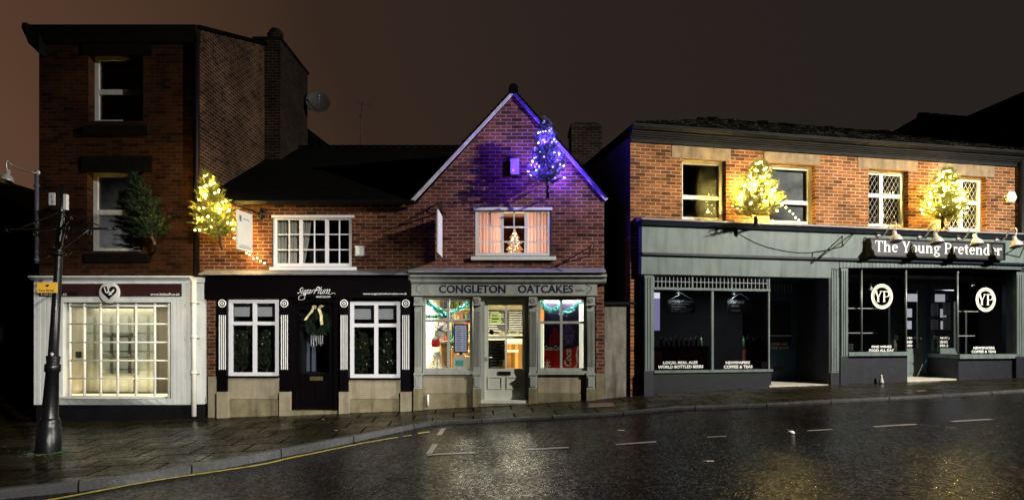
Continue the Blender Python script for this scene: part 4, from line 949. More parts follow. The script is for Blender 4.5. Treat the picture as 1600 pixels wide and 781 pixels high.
# menu screen
t = thing_at('menu_screen', FM, 720, 552, -.3, 'dark framed portrait screen showing a grey price list in the left shop window', 'screen')
b = MB(FM); b.pbox(709, 506, 731, 551, -.28, -.33); b.build('casing', M['black'], t)
b = MB(FM); b.pbox(711, 508, 729, 549, -.277, -.279); s_o = b.build('display', M['screen'], t)
b = MB(FM)
for k in range(11):
    y = 511 + k * 3.4; b.pbox(713, y, 720 + (k % 3), y + 1.1, -.2755, -.2765); b.pbox(724, y, 727.5, y + 1.1, -.2755, -.2765)
b.build('price_lines', mat('dark_grey_print', (.08, .08, .12), .5, .1, 5, 0), s_o)
b = MB(FM); uu = FM.u(720, -.31); b.box(uu - .03, uu + .03, -.33, -.3, FM.z(720, 562, -.31), FM.z(720, 551, -.31)); b.build('stand', M['black'], t)
# till
t = thing_at('cash_till', FM, 722, 577, -.25, 'cream weighing till with a small teal display on the window ledge', 'till')
b = MB(FM); b.pbox(708, 560, 728, 577, -.2, -.45); b.pbox(728, 557, 736, 577, -.22, -.45); b.prism([(FM.u(708, -.2), FM.z(718, 560, -.2)), (FM.u(728, -.2), FM.z(718, 560, -.2)), (FM.u(726, -.2), FM.z(718, 554, -.2)), (FM.u(710, -.2), FM.z(718, 554, -.2))], -.4, -.24); b.build('body', M['till'], t)
b = MB(FM); b.pbox(711.5, 563, 724, 571, -.192, -.199); b.build('display', M['tillscr'], t)
# festive doll with hat and the white tree
t = thing_at('festive_doll', FM, 683, 546, -.15, 'small snowman doll with a tilted grey top hat and red body above the white tree', 'ornament')
dc = FM.u(683, -.15)
b = MB(FM); b.lathe([(.001, -.02), (.09, .0), (.10, .07), (.085, .14), (.05, .20), (.001, .22)], (FM.u(681, -.15), -.15, FM.z(681, 541, -.15)), 14); b.build('body', M['redfab'], t)
b = MB(FM); b.ball((FM.u(686, -.14), -.14, FM.z(686, 521, -.14)), .105, 14); b.ball((FM.u(680, -.1), -.1, FM.z(680, 528, -.1)), .05, 10); b.build('head', M['letter'], t)
b = MB(FM); b.lathe([(.001, 0), (.14, 0), (.14, .02), (.095, .02), (.105, .17), (.001, .17)], (FM.u(688, -.14), -.14, FM.z(688, 515, -.14)), 16, axis=(.45, 0, .9)); b.build('hat', mat('grey_hat', (.13, .10, .10), .6, .3, 20, 0), t)
b = MB(FM); b.lathe([(.022, 0), (.001, .09)], (FM.u(684, -.04), -.04, FM.z(684, 523, -.04)), 8, axis=(-.3, 1, 0))
b.build('nose', M['yellow'], t)
b = MB(FM); hx, hz2 = FM.u(686, -.04), FM.z(686, 518, -.04)
b.ball((hx - .035, -.045, hz2), .012, 6); b.ball((hx + .03, -.045, hz2 + .01), .012, 6); b.build('eyes', M['black'], t)
t = thing_at('tabletop_tree', FM, 683, 577, -.15, 'small white snowy tabletop tree with dark baubles at the foot of the left shop window', 'ornament')
b = MB(FM); rd = random.Random(4); c0 = (FM.u(683, -.15), FM.z(683, 577, -.15))
for k in range(700):
    h = rd.random(); rr = .17 * (1 - h * .8) * math.sqrt(rd.random()); an = rd.random() * 6.28; p = Vector((c0[0] + rr * math.cos(an), -.15 + rr * math.sin(an), c0[1] + .04 + h * .34))
    v = Vector((math.cos(an), math.sin(an), -.3)).normalized() * .04; w2 = Vector((-math.sin(an), math.cos(an), .3)) * .012
    b.face([tuple(p - w2), tuple(p + w2), tuple(p + v)])
b.build('branches', M['letter'], t)
b = MB(FM)
for k in range(46):
    h = rd.random(); an = rd.uniform(0, 6.28); rr = .17 * (1 - h * .75); b.ball((c0[0] + rr * math.cos(an), -.15 + rr * math.sin(an), c0[1] + .05 + h * .33), .013, 6)
b.build('baubles', mat('dark_baubles', (.10, .04, .05), .3, .8, 30, 0), t)
b = MB(FM); b.tube([(c0[0], -.15, c0[1]), (c0[0], -.15, c0[1] + .35)], .012, 6); b.build('trunk', M['bark'], t)
# door notices
def notice(fr, x0, y0, x1, y1, d, label, m=None, lines=3, cat='notice', group=None, name='notice', lm=None):
    o = thing_at(name, fr, (x0 + x1) / 2, y1, d, label, cat, group)
    b = MB(fr); b.pbox(x0, y0, x1, y1, d, d - .004); b.build('sheet', m or M['paper'], o)
    if lines:
        b = MB(fr); rd = random.Random(int(x0 * 7 + y0))
        for k in range(lines):
            y = y0 + (y1 - y0) * (k + .6) / (lines + .4); hh = (y1 - y0) / (lines + .4) * .4
            b.pbox(x0 + (x1 - x0) * .12, y, x0 + (x1 - x0) * rd.uniform(.6, .9), y + hh, d + .002, d + .001)
        b.build('print', lm or M['print'], o)
    return o
M['paper'] = translucent('thin_white_paper', (.8, .8, .74), .6)
DG = 'papers stuck inside the oatcake shop door'
notice(FM, 766.5, 489, 782.5, 505.5, -.09, 'pale green framed certificate behind the upper left door pane', translucent('pale_green_card', (.62, .72, .46), .6), 3, group=DG)
notice(FM, 780, 517.5, 788, 524, -.09, 'tiny white sticker at the bottom of the upper left door pane', None, 0, group=DG)
notice(FM, 794.5, 515, 811, 522, -.09, 'wide white strip notice at the bottom of the upper right door pane', None, 1, group=DG)
notice(FM, 779, 562, 788, 574.5, -.085, 'small cream square notice with yellow mark, bottom corner of the lower left door pane', translucent('cream_card', (.8, .75, .35), .6), 2, group=DG)
notice(FM, 763, 531, 789, 576, -.12, 'dark menu sheet with white price lines filling the lower left door pane', M['board'], 9, group=DG, lm=M['chalk'])
t = thing_at('round_sticker', FM, 770, 546, -.085, 'round white sticker on the lower left pane of the shop door', 'sticker')
b = MB(FM); b.lathe([(.001, 0), (.085, 0), (.085, .004), (.001, .004)], (FM.u(770, -.08), -.084, FM.z(770, 539.5, -.08)), 24, axis=(0, 1, 0)); b.build('disc', M['letter'], t)
t = thing_at('open_sticker', FM, 768, 523, -.085, 'round dark sticker at the bottom left of the upper left door pane', 'sticker')
b = MB(FM); b.lathe([(.001, 0), (.05, 0), (.05, .004), (.001, .004)], (FM.u(768, -.08), -.084, FM.z(768, 519, -.08)), 20, axis=(0, 1, 0)); b.build('disc', M['plum'], t)
# drink poster
t = thing_at('drink_poster', FM, 878, 577, -.16, 'large dark poster with cola bottle and red can in the oatcake shop window', 'poster')
b = MB(FM); b.pbox(850, 466, 905, 577, -.15, -.16); b.build('sheet', mat('night_blue_print', (.015, .012, .035), .3, .5, 8, 0), t)
b = MB(FM); dp = -.148
def pu(x): return FM.u(x, dp)
def pz(y): return FM.z(878, y, dp)
b.face([(pu(x), dp, pz(y)) for x, y in [(850, 577), (850, 546), (876, 545), (876, 577)]]); b.face([(pu(x), dp, pz(y)) for x, y in [(878.5, 577), (880, 546), (903, 540), (905, 577)]]); b.build('red_can_print', M['red'], t)
b = MB(FM); b.face([(pu(x), dp + .001, pz(y)) for x, y in [(858, 540), (857, 534), (860, 523), (863, 518), (863.5, 512), (871, 512), (872, 518), (875, 525), (876, 534), (876, 540)]]); b.build('bottle_print', mat('bottle_red_print', (.30, .015, .03), .3, .4, 9, 0), t)
Cc = [(.9, .75), (.7, 1.0), (.35, .9), (.1, .5), (.2, .1), (.6, .0), (.95, .25)]
def lets(lst):
    outl = []; x = 0
    for g, adv in lst:
        outl += [[(p[0] + x, p[1]) for p in l] for l in g]; x += adv
    return [[(p[0] / x, p[1]) for p in l] for l in outl]
gC = ([Cc], 1.05); gc = ([[(p[0] * .6, p[1] * .6) for p in Cc]], .62); go = ([[(.3, .6), (.05, .3), (.3, 0), (.55, .3), (.3, .6)]], .62); gaa = ([[(.5, .5), (.25, .6), (.05, .3), (.25, 0), (.5, .3), (.52, .6), (.55, .05), (.7, .1)]], .72); gl = ([[(.05, .1), (.3, .9), (.2, 1.0), (.1, .7), (.15, .05), (.35, .1)]], .38); gh = ([[(.05, .35), (.3, .35)]], .35)
word = lets([gC, go, gc, gaa, gh, gC, go, gl, gaa])
word_print(FM, 'Coca-Cola', 850.5, 539.5, 876.5, 547, dp + .004, M['letter'], t)
# upright word on the can: turned a quarter
def turn(lines): return [[(1 - p[1], p[0]) for p in l] for l in lines]
word_print(FM, 'Coca', 881.5, 545, 893, 572, dp + .004, M['letter'], t, up=True)
strokes(FM, [[(.1, -.02), (.5, -.05), (.9, .2), (.8, .6), (1.0, 1.0)], [(.1, .0), (.5, -.02), (.95, .3), (.9, .7), (1.05, .95)]], 889, 541, 903, 575, dp + .003, M['letter'], t, wd=.016)
strokes(FM, [[(.5, .5), (.9, .8)], [(.5, .5), (.9, .2)], [(.5, .5), (.1, .8)], [(.5, .5), (.1, .2)], [(.5, .5), (.5, 1)], [(.5, .5), (.5, 0)]], 850, 562, 861, 575, dp + .004, M['letter'], t, wd=.022)
rd = random.Random(12); b = MB(FM)
for k in range(110):
    x, y = rd.gauss(888, 6), rd.gauss(522, 11)
    if 852 < x < 903 and 470 < y < 540: s2 = rd.uniform(.3, .8); b.face([(pu(x - s2), dp + .002, pz(y)), (pu(x), dp + .002, pz(y + s2)), (pu(x + s2), dp + .002, pz(y)), (pu(x), dp + .002, pz(y - s2))])
b.build('sparkle_print', mat('violet_print', (.45, .38, .75), .5, .4, 20, 0), t)
b = MB(FM); b.face([(pu(x), dp + .0005, pz(y)) for x, y in [(880, 540), (879, 515), (884, 505), (894, 507), (897, 520), (896, 538)]]); b.build('glow_print', mat('purple_print', (.09, .05, .22), .5, .6, 12, 0), t)
b = MB(FM); b.pbox(843, 504, 849, 577, -.14, -.2); b.pbox(905.5, 504, 911, 577, -.14, -.2); tag(b.build('lit_room_strip', emis('lit_room_glow', (.95, .97, .78), .75)), 'pale glowing strips either side of the dark drink poster, standing for the lit room behind', 'glow strip')  # brightness of the lit room behind, put into glowing strips

t = empty('stock_shelves', FM.w(ru0 + .5, -3.2, rz0 + 1.3), 'wall shelves of jars and packets at the back of the oatcake shop', 'shelves')
rd = random.Random(77)
for k in range(4): b = MB(FM); zz_ = rz0 + 1.22 + k * .27; b.box(ru0 + .05, ru0 + 1.05, -3.3, -3.05, zz_, zz_ + .02); b.build('shelf', M['till'], t)
cols7 = [mat('packet_%s' % nm7, c7, .5, .2, 9, 0) for nm7, c7 in (('red', (.5, .05, .04)), ('cream', (.6, .5, .3)), ('green', (.08, .25, .1)), ('blue', (.06, .1, .35)), ('brown', (.2, .1, .05)))]
for k in range(4):
    u9 = ru0 + .08
    while u9 < ru0 + .98:
        wd9 = rd.uniform(.05, .11); hh9 = rd.uniform(.10, .20); b = MB(FM); z9 = rz0 + 1.24 + k * .27
        if rd.random() < .5: b.lathe([(.001, 0), (wd9 * .45, 0), (wd9 * .45, hh9 * .8), (wd9 * .3, hh9 * .9), (wd9 * .3, hh9), (.001, hh9)], (u9 + wd9 / 2, -3.15, z9), 10); nm9 = 'jar'
        else: b.box(u9, u9 + wd9 * .9, -3.2, -3.1, z9, z9 + hh9); nm9 = 'packet'
        tag(b.build(nm9, rd.choice(cols7)), 'jar on the back shelves of the oatcake shop' if nm9 == 'jar' else 'packet on the back shelves of the oatcake shop', nm9, nm9 + 's on the shop shelves'); u9 += wd9 + .012
# upstairs lit tree
t = thing_at('lit_window_tree', FM, 804, 400, -.12, 'glowing orange tree-shaped light ornament standing on the upstairs window ledge', 'ornament')
b = MB(FM); cx = FM.u(804, -.12); zz0 = FM.z(804, 400, -.12); sc_ = D0 / F
tiers = [(0, 15.5), (9, 8.5), (9.5, 14), (19, 7), (19.5, 11.5), (28, 5), (28.5, 8), (36, 3), (45, .4)]
b.prism([(cx + x * sc_, zz0 + y * sc_) for y, x in tiers] + [(cx - x * sc_, zz0 + y * sc_) for y, x in reversed(tiers)], -.14, -.11)
b.build('wicker_frame', emis('wicker_glow', (1, .42, .16), .75), t)
rd = random.Random(3); b = MB(FM)
for k in range(46):
    y = rd.uniform(1, 40); hw = 14 * (1 - y / 46) * (1 - .35 * ((y % 9.5) / 9.5)); x = rd.uniform(-hw, hw); b.ball((cx + x * sc_, -.10, zz0 + y * sc_), .011, 6)
b.build('fairy_bulbs', emis('orange_bulb', (1, .72, .42), 5), t)

# ================================================================== D: alley wall and chimney behind
u0, u1, z0, z1 = FM.rect(944.5, 476, 986, 600, -.05)
al = empty('alley_wall', FM.w((u0 + u1) / 2, -.05, 0), 'stained grey rendered wall closing the narrow alley beside the gabled shop', 'wall')
b = MB(FM); b.box(u0, u1 + .15, -.2, -.05, ZB, z1); b.build('wall_face', M['render'], al)
b = MB(FM); b.box(u0, u1 + .15, -.24, -.0, z1, z1 + .06); b.build('coping', M['black'], al)
ch = empty('chimney_stack', (2.05, 18.2, 3.0), 'sooty brick chimney stack rising behind the right slope of the gable', 'chimney')
FC = Fr(0, 17.8, 0); u0, u1, z0, z1 = FC.rect(893, 194, 941, 275, 0)
b = MB(FC); b.box(u0, u1, -.9, 0, z0 - 5, z1); b.box(u0 - .03, u1 - .05, -.93, .03, z1 - .12, z1 + .0); b.build('stack', M['brickCh'], ch)
b = MB(FC); b.box(u0 + .1, u1 - .12, -.8, -.1, z1, z1 + .08); b.build('capping', M['stoneA'], ch)

# ================================================================== P: the pub
P = empty('corner_bar', FP.w(4.6, 0, 0), 'long orange brick building with sage green bar shopfront and four upper windows, at the right', 'building')
pu0, pu1 = FP.u(985), FP.u(1594)
zpt = FP.z(1290, 242); zpf = FP.z(1290, 355)
WN = [(1061, 251, 1129, 346, 309, None), (1196, 259, 1268, 351, 316, None), (1350, 268, 1412, 356, 306, 1377), (1474, 277.5, 1533, 362, 316, 1502)]
DW = -.14
holes = []
for x0, y0, x1, y1, ym, xm in WN:
    q = FP.rect(x0, y0, x1, y1, DW); holes.append((q[0], q[1], max(q[2], zpf + .0), q[3]))
b = MB(FP); b.wall(pu0, pu1, zpf - .35, zpt, holes, 0, .2)
b.build('front_wall', M['brickP'], P)
b = MB(FP); u0, u1 = FP.u(985), FP.u(1004); b.box(u0, u1, -.3, -.001, ZB, zpf - .35); b.build('brick_pier', M['brickP'], P)
b = MB(FP); b.face([(pu0, 0, ZB), (pu0, -6, ZB), (pu0, -6, zpt + .12), (pu0, 0, zpt + .12)]); b.face([(pu0, -6, ZB), (pu1, -6, ZB), (pu1, -6, zpt), (pu0, -6, zpt)]); b.face([(pu1, 0, ZB), (pu1, -6, ZB), (pu1, -6, zpt), (pu1, 0, zpt)]); b.build('side_wall', mat('black_side_wall', (.012, .010, .010), .8, .4, 5, .3), P)
LN = [(1050, 230, 1142, 249), (1194, 239.5, 1281, 256), (1341, 247, 1434, 265), (1466, 256, 1554, 274.5)]
for k, q in enumerate(LN):
    b = MB(FP); b.pbox(*q, .012, -.02); b.build('lintel', M['stonel'], P)
for (x0, y0, x1, y1, ym, xm), h in zip(WN, holes):
    y1c = y1
    o, r_ = window(FP, P, x0, y0, x1, y1c, DW, thickrows=(ym,), thickcols=(xm,) if xm else (), fw=.085, tk=.085, dep=.07, m=M['whitedim'] if xm is None else M['white'], gm=M['glassr'])
    if xm:      # leaded diamonds
        b = MB(FP); s1 = .115; u_, v_ = r_[0], r_[2]; hh = r_[3] - r_[2]; wd_ = r_[1] - r_[0]; k = -int(hh / s1 * 1.6) - 1
        for dirn in (1, -1):
            c = -hh
            while c < wd_ + hh:
                a0 = (u_ + c if dirn == 1 else u_ + c); pts = []
                # line: u = a0 + dirn*(z - v_)*.62
                zs_ = [v_ + .03, r_[3] - .03]
                pa = [a0 + dirn * (z - v_) * .62 for z in zs_]
                (ua_, za_2), (ub_, zb_2) = (pa[0], zs_[0]), (pa[1], zs_[1])
                lo_, hi_ = u_ + .06, r_[1] - .06
                def clip(ua1, z1_, ub1, z2_, lim, less):
                    return
                t0, t1 = 0, 1; du_ = ub_ - ua_
                ta, tb = (lo_ - ua_) / du_, (hi_ - ua_) / du_
                if ta > tb: ta, tb = tb, ta
                t0, t1 = max(0, ta), min(1, tb)
                if t1 > t0:
                    A_ = (ua_ + du_ * t0, DW - .04, za_2 + (zb_2 - za_2) * t0); B_ = (ua_ + du_ * t1, DW - .04, za_2 + (zb_2 - za_2) * t1)
                    b.tube([A_, B_], .0055, 4, cap=False)
                c += s1
        b.build('leading', M['galv'], o)
    room(FP, P, r_[0], r_[1], r_[2], r_[3], -.22, -2.0, M['dark'])
    if not xm:
        b = MB(FP); b.face([(r_[0], -.23, r_[2]), (r_[1], -.23, r_[2]), (r_[1], -.23, r_[3]), (r_[0], -.23, r_[3])]); b.build('blind', mat('dark_net', (.19, .195, .19), .8, .6, 2.5, 0), P)
# gutter, eaves boards, roof
b = MB(FP); b.box(pu0, pu1, 0, .05, zpt, zpt + .07)
for k in range(4): b.box(pu0 - .03, pu1, 0, .07 + .035 * k, zpt + .072 + .032 * k, zpt + .098 + .032 * k)
b.build('eaves_corbel', M['guttershine'], P)
ze = zpt + .21
b = MB(FP); b.extru([(.02, ze), (.22, ze), (.27, ze + .05), (.27, ze + .085), (.255, ze + .085), (.02, ze + .06)], pu0 - .05, pu1 + .5); b.build('gutter', M['gutter'], P)
b = MB(FP); b.box(pu0 - .05, pu1 + .5, .262, .285, ze + .07, ze + .095); b.build('gutter_lip', M['guttershine'], P)
rd_, rz_ = -3.4, CZ + (HOR - 190) / F * FP.hit(1090, -3.4)[1]
ur0 = FP.u(1090, -3.4)
roofslab(FP, pu0 - .05, pu1 + 2.5, .24, ze + .09, rd_, rz_, M['tileP'], P, courses=30, lip=.02, skew0=ur0 - pu0 + .05, jag=.05)
b = MB(FP); b.face([(pu0 - .05, .24, ze + .09), (ur0, rd_, rz_), (pu0 - .05, -6.2, ze + .09)]); b.build('hip_roof', M['tile'], P)
b = MB(FP); rd2 = random.Random(8)
for k in range(38): hh = rd2.uniform(0, .05); b.tube([(ur0 + k * .3, rd_, rz_ + hh), (ur0 + k * .3 + .28, rd_, rz_ + hh + .02)], .10, 8)
b.build('ridge_tiles', M['tileP'], P)
b = MB(FP); uu = FP.u(1596, .1); b.tube([(uu, .1, ze), (uu, .1, ZB + .5)], .06, 8); b.build('downpipe', M['black'], P)
# --- fascia
SP = .18
b = MB(FP); f0, f1 = FP.u(1003, SP), FP.u(1603, SP)
zt0 = FP.z(1290, 354, SP)
b.extru([(0, zt0 + .07), (SP + .14, zt0 + .0), (SP + .15, zt0 - .03), (0, zt0 - .03)], f0 - .06, f1); b.build('lead_flashing', M['lead'], P)
zt1 = FP.z(1290, 363, SP)
b = MB(FP); b.extru([(0, zt0 - .03), (SP + .13, zt0 - .03), (SP + .10, zt1 + .03), (SP + .01, zt1), (0, zt1)], f0 - .03, f1); b.build('fascia_moulding', M['navy'], P)
zt2 = FP.z(1290, 402.5, SP); b = MB(FP); b.box(f0, f1, 0, SP, zt2, zt1); fp_ = b.build('fascia_board', M['sageP'], P)
zt3 = FP.z(1290, 406, SP); b = MB(FP); b.box(f0, f1, 0, SP + .04, zt3, zt2); b.build('fascia_bead', M['navy'], P)
zt4 = FP.z(1155, 431, SP); b = MB(FP); b.box(f0, FP.u(1312, SP), 0, SP - .02, zt4, zt3); b.build('lower_fascia', M['sageP'], P)
b = MB(FP); zt5 = FP.z(1455, 417, SP)
x = 1312
while x < 1602: b.pbox(x, 407, x + 5.2, 418, SP - .02, SP - .05); x += 5.7
b.box(FP.u(1312, SP), f1, 0, SP - .04, zt5, zt3); b.build('boarded_frieze', M['sageP'], P)
# --- pilasters
def pil_p(x0, x1, ytop, ybot, ybase, d=SP - .02):
    b = MB(FP); b.pbox(x0, ytop, x1, ybot, d, -.1); w3 = (x1 - x0)
    for k in range(3): b.pbox(x0 + w3 * (.1 + .3 * k), ytop + 4, x0 + w3 * (.28 + .3 * k), ybot - 2, d + .012, d + .0005)
    b.build('pilaster', M['sageP'], P)
    u0, u1, z0, z1 = FP.rect(x0 - .5, ybot, x1 + .5, 620, d + .02); b = MB(FP); b.box(u0, u1, -.1, d + .02, ZB, z1); b.build('pilaster_base', M['riser'], P)
pil_p(1007, 1020.5, 430, 579, 612)
pil_p(1298.5, 1311, 419, 582, 602)
pil_p(1314, 1325, 419, 556, 602)
pil_p(1588.5, 1600, 425, 557, 592)
b = MB(FP); b.pbox(1003, 346, 1008, 610, SP - .06, -.1); b.build('end_board', M['navy'], P)
# --- left window
DWn = .10
u0, u1 = FP.u(1020.5, DWn), FP.u(1203, DWn); zb_1 = FP.z(1112, 577.5, DWn); ztr = FP.z(1112, 451.5, DWn); ztop = FP.z(1112, 430, DWn)
b = MB(FP)
b.box(u0, u1, DWn - .06, DWn + .02, ztr - .03, ztr + .02); b.box(u0, u1 + .03, DWn - .08, DWn + .07, zb_1 - .05, zb_1)
b.box(FP.u(1112, DWn), FP.u(1115.3, DWn), DWn - .05, DWn, zb_1, ztr - .03); b.box(u1 - .035, u1, DWn - .05, DWn, zb_1, ztop); b.box(u0, u0 + .02, DWn - .05, DWn, zb_1, ztop)
for x in (1081, 1142.5): b.box(FP.u(x, DWn), FP.u(x + 2.4, DWn), DWn - .05, DWn, ztr + .02, ztop)
wo = b.build('bar_window', M['sageP'], P)
b = MB(FP); x = 1022
while x < 1201: b.box(FP.u(x, DWn), FP.u(x + .9, DWn), DWn - .035, DWn - .015, ztr + .02, ztop); x += 6.1
zz = FP.z(1112, 441, DWn); b.box(u0 + .02, u1 - .035, DWn - .033, DWn - .017, zz - .007, zz + .007); zz = FP.z(1112, 431, DWn); b.box(u0 + .02, u1 - .035, DWn - .033, DWn - .017, zz - .007, zz + .007); b.build('transom_lights', mat('dull_lead', (.22, .24, .24), .5, .2, 9, 0), wo)
b = MB(FP); dd = DWn - .04
b.face([(u0, dd, zb_1), (u1, dd, zb_1), (u1, dd, ztop), (u0, dd, ztop)]); b.face([(u1 - .01, dd, zb_1), (u1 - .01, -.95, zb_1), (u1 - .01, -.95, ztop), (u1 - .01, dd, ztop)]); b.build('pane', M['glass'], wo)
b = MB(FP); b.box(FP.u(1003, DWn), u1 + .01, -.1, DWn + .03, ZB, zb_1 - .05); b.box(u1 - .05, u1 + .01, -1.0, -.1, ZB, zb_1); b.build('stall_riser', mat('spattered_dark_render', (.011, .012, .019), .4, .5, 30, .5, 60), P)
text(FP, 'LOCAL REAL ALES', 1036, 564, 1090, 568.3, dd + .004, M['letter'], wo, bold=.03); text(FP, 'WORLD BOTTLED BEERS', 1028, 570.3, 1099, 575, dd + .004, M['letter'], wo, bold=.03)
text(FP, 'NEWSPAPERS', 1134, 564, 1172, 568.3, dd + .004, M['letter'], wo, bold=.03); text(FP, 'COFFEE & TEAS', 1131, 570.3, 1176, 575, dd + .004, M['letter'], wo, bold=.03)
# bar room
du = FP.u(1203, -.95)
b = MB(FP); rb = -5.5
b.face([(u0, rb, zb_1 - .6), (pu1, rb, zb_1 - .6), (pu1, rb, ztop + .1), (u0, rb, ztop + .1)]); b.face([(u0 - .01, 0, zb_1 - .6), (u0 - .01, rb, zb_1 - .6), (u0 - .01, rb, ztop + .1), (u0 - .01, 0, ztop + .1)])
b.face([(u0, -.0, ztop + .1), (pu1, -.0, ztop + .1), (pu1, rb, ztop + .1), (u0, rb, ztop + .1)]); b.face([(u0, 0.0, zb_1 - .6), (u1, 0.0, zb_1 - .6), (pu1, rb, zb_1 - .6), (u0, rb, zb_1 - .6)]); b.build('room_lining', mat('bar_dark_wall', (.030, .028, .028), .6, .4, 2, 0), P)
# recess 1 with blue door
RD = -1.0; r0, r1 = u1 + .012, FP.u(1296, SP - .05)
zst = FP.z(1250, 600, 0)
b = MB(FP); b.face([(r1, SP - .05, ZB), (r1, RD, ZB), (r1, RD, zt4), (r1, SP - .05, zt4)]); b.face([(r0, 0, zt4), (r1, 0, zt4), (r1, RD, zt4), (r0, RD, zt4)]); b.box(r1 - .03, r1 + .02, SP - .09, SP - .03, zst - .2, zt4); b.box(r1 - .02, r1 - .01, RD, .1, zst - .2, zst + .95)
b.build('lobby_lining', mat('lobby_dark_paint', (.018, .020, .018), .5, .4, 4, 0), P)
b = MB(FP); b.box(r0 - .05, r1, RD, .14, ZB, zst + .0); b.build('lobby_step', M['asphaltlight'], P)
zdt = FP.z(1225, 443, RD) ; x1d = 1246
q = FP.rect(1180, 437, x1d, 593, RD); glq = FP.rect(1196, 470, 1236.5, 546, RD); fq = FP.rect(1204, 446, 1240, 458, RD)
b = MB(FP); b.wall(q[0], q[1], q[2] - .1, zt4, [glq], RD, .03)
b.box(q[0], q[1], RD, RD + .02, FP.z(1222, 463, RD), FP.z(1222, 460, RD))
for a, c in ((1196, 1214), (1218, 1238)): b.pbox(a, 555, c, 569, RD + .012, RD + .001); b.pbox(a, 582, c, 589, RD + .012, RD + .001)
bd = b.build('blue_door', M['blue'], P)
b = MB(FP); b.box(q[1], r1, RD - .02, RD, ZB, zt4); b.build('lobby_back', M['dark'], P)
b = MB(FP); b.pbox(1196, 523, 1237, 525.5, RD + .02, RD); b.build('push_bar', M['galv'], bd)
b = MB(FP); b.pbox(1211, 573, 1224, 579, RD + .02, RD); b.build('letter_plate', mat('copper_plate', (.12, .05, .03), .4, .2, 9, 0, metal=.5), bd)
b = MB(FP); x = 1205
while x < 1241: b.pbox(x, 444, x + .8, 459, RD + .02, RD + .004); x += 5.2
b.build('fanlight_bars', M['galv'], bd)
b = MB(FP); b.face([(glq[0], RD - .02, glq[2]), (glq[1], RD - .02, glq[2]), (glq[1], RD - .02, glq[3]), (glq[0], RD - .02, glq[3])]); b.build('pane', M['dark'], bd)
text(FP, 'PLEASE USE', 1201, 535, 1230, 539, RD - .01, M['chalk'], bd, bold=.02); text(FP, 'OTHER DOOR', 1198, 541, 1233, 545.2, RD - .01, M['chalk'], bd, bold=.02)
# --- right shop
DR = .06
def pole(x, y0, y1, par):
    b = MB(FP); u = FP.u(x, DR); b.tube([(u, DR, FP.z(x, y1, DR)), (u, DR, FP.z(x, y0, DR))], .022, 8); b.ball((u, DR, FP.z(x, y0 + 2, DR)), .035, 8); return b.build('window_pole', M['pipeg'] if False else mat('grey_pole', (.16, .18, .17), .35, .2, 8, 0, metal=.3), par)
wl0, wl1 = FP.u(1325, DR), FP.u(1416, DR); zs0 = FP.z(1370, 549.5, DR); ztp = zt5
b = MB(FP); b.box(wl0 - .05, wl1 + .05, -.1, DR + .10, zs0 - .085, zs0)
ws1 = b.build('bay_sill', M['sageP'], P)
b = MB(FP); b.box(wl0 - .05, wl1, -.5, DR + .03, ZB, zs0 - .085); b.build('stall_riser', M['riser'], P)
pole(1346, 416, 549, ws1); pole(1415.5, 418, 549, ws1)
b = MB(FP); b.face([(wl0, DR, zs0), (wl1, DR, zs0), (wl1, DR, ztp), (wl0, DR, ztp)]); 
d0u = FP.u(1417, -.75)
b.face([(wl1, DR, zs0), (d0u - .15, -.85, zs0), (d0u - .15, -.85, ztp), (wl1, DR, ztp)]); b.build('pane', M['glass'], ws1)
wr0, wr1 = FP.u(1496, DR), FP.u(1588, DR); zs1 = FP.z(1540, 553, DR); sx0 = FP.u(1447, -.85)
b = MB(FP); b.box(wr0 - .04, wr1, -.1, DR + .10, zs1 - .10, zs1)
b.face([(wr0, DR + .06, zs1), (wr0, DR - .1, zs1), (sx0, -.85, zs1), (sx0 - .02, -.8, zs1)]); b.face([(wr0 - .04, DR + .1, zs1), (sx0 - .02, -.78, zs1), (sx0 - .02, -.78, zs1 - .09), (wr0 - .04, DR + .1, zs1 - .09)]); ws2 = b.build('bay_sill', M['sageP'], P)
b = MB(FP); b.box(wr0, wr1 + .02, -.3, DR + .03, ZB, zs1 - .10); b.face([(wr0, DR + .03, ZB), (sx0, -.85, ZB), (sx0, -.85, zs1 - .1), (wr0, DR + .03, zs1 - .1)]); b.build('stall_riser', M['riser'], P)
pole(1496, 424, 551, ws2)
b = MB(FP); b.face([(wr0, DR, zs1), (wr1, DR, zs1), (wr1, DR, ztp), (wr0, DR, ztp)]); b.face([(wr0, DR, zs1), (sx0, -.85, zs1), (sx0, -.85, ztp), (wr0, DR, ztp)]); b.build('pane', M['glass'], ws2)
for xc, yc, par, dx in ((1378, 463, ws1, 0), (1540, 468, ws2, 0)):
    cu, cz3 = FP.u(xc, DR), FP.z(xc, yc, DR); b = MB(FP)
    for rr0, rr1 in ((.235, .285), (.205, .222)): b.lathe([(rr0, .004), (rr1, .004)], (cu, DR, cz3), 48, axis=(0, 1, 0))
    b.build('round_emblem', M['decal'], par)
    serif(FP, 'YP', xc - 12, yc - 8.5, xc + 13, yc + 8.5, DR + .005, M['decal'], par)
text(FP, 'FINE WINES', 1362, 539.5, 1393, 543.3, DR + .005, M['letter'], ws1, bold=.03); text(FP, 'FOOD ALL DAY', 1358, 545, 1397, 549, DR + .005, M['letter'], ws1, bold=.03)
text(FP, 'NEWSPAPERS', 1521, 541.3, 1554, 545.2, DR + .005, M['letter'], ws2, bold=.03); text(FP, 'COFFEE & TEAS', 1518, 547, 1556, 551, DR + .005, M['letter'], ws2, bold=.03)
# frieze soffit and window reveals
b = MB(FP); b.box(wl0 - .1, wr1 + .1, -1.2, SP - .05, zt5 - .0, zt5 + .04); b.build('soffit', M['navy'], P)
b = MB(FP); b.box(wr1, wr1 + .05, -.3, SP - .03, zs1 - .1, ztp); b.build('reveal', M['navy'], P)
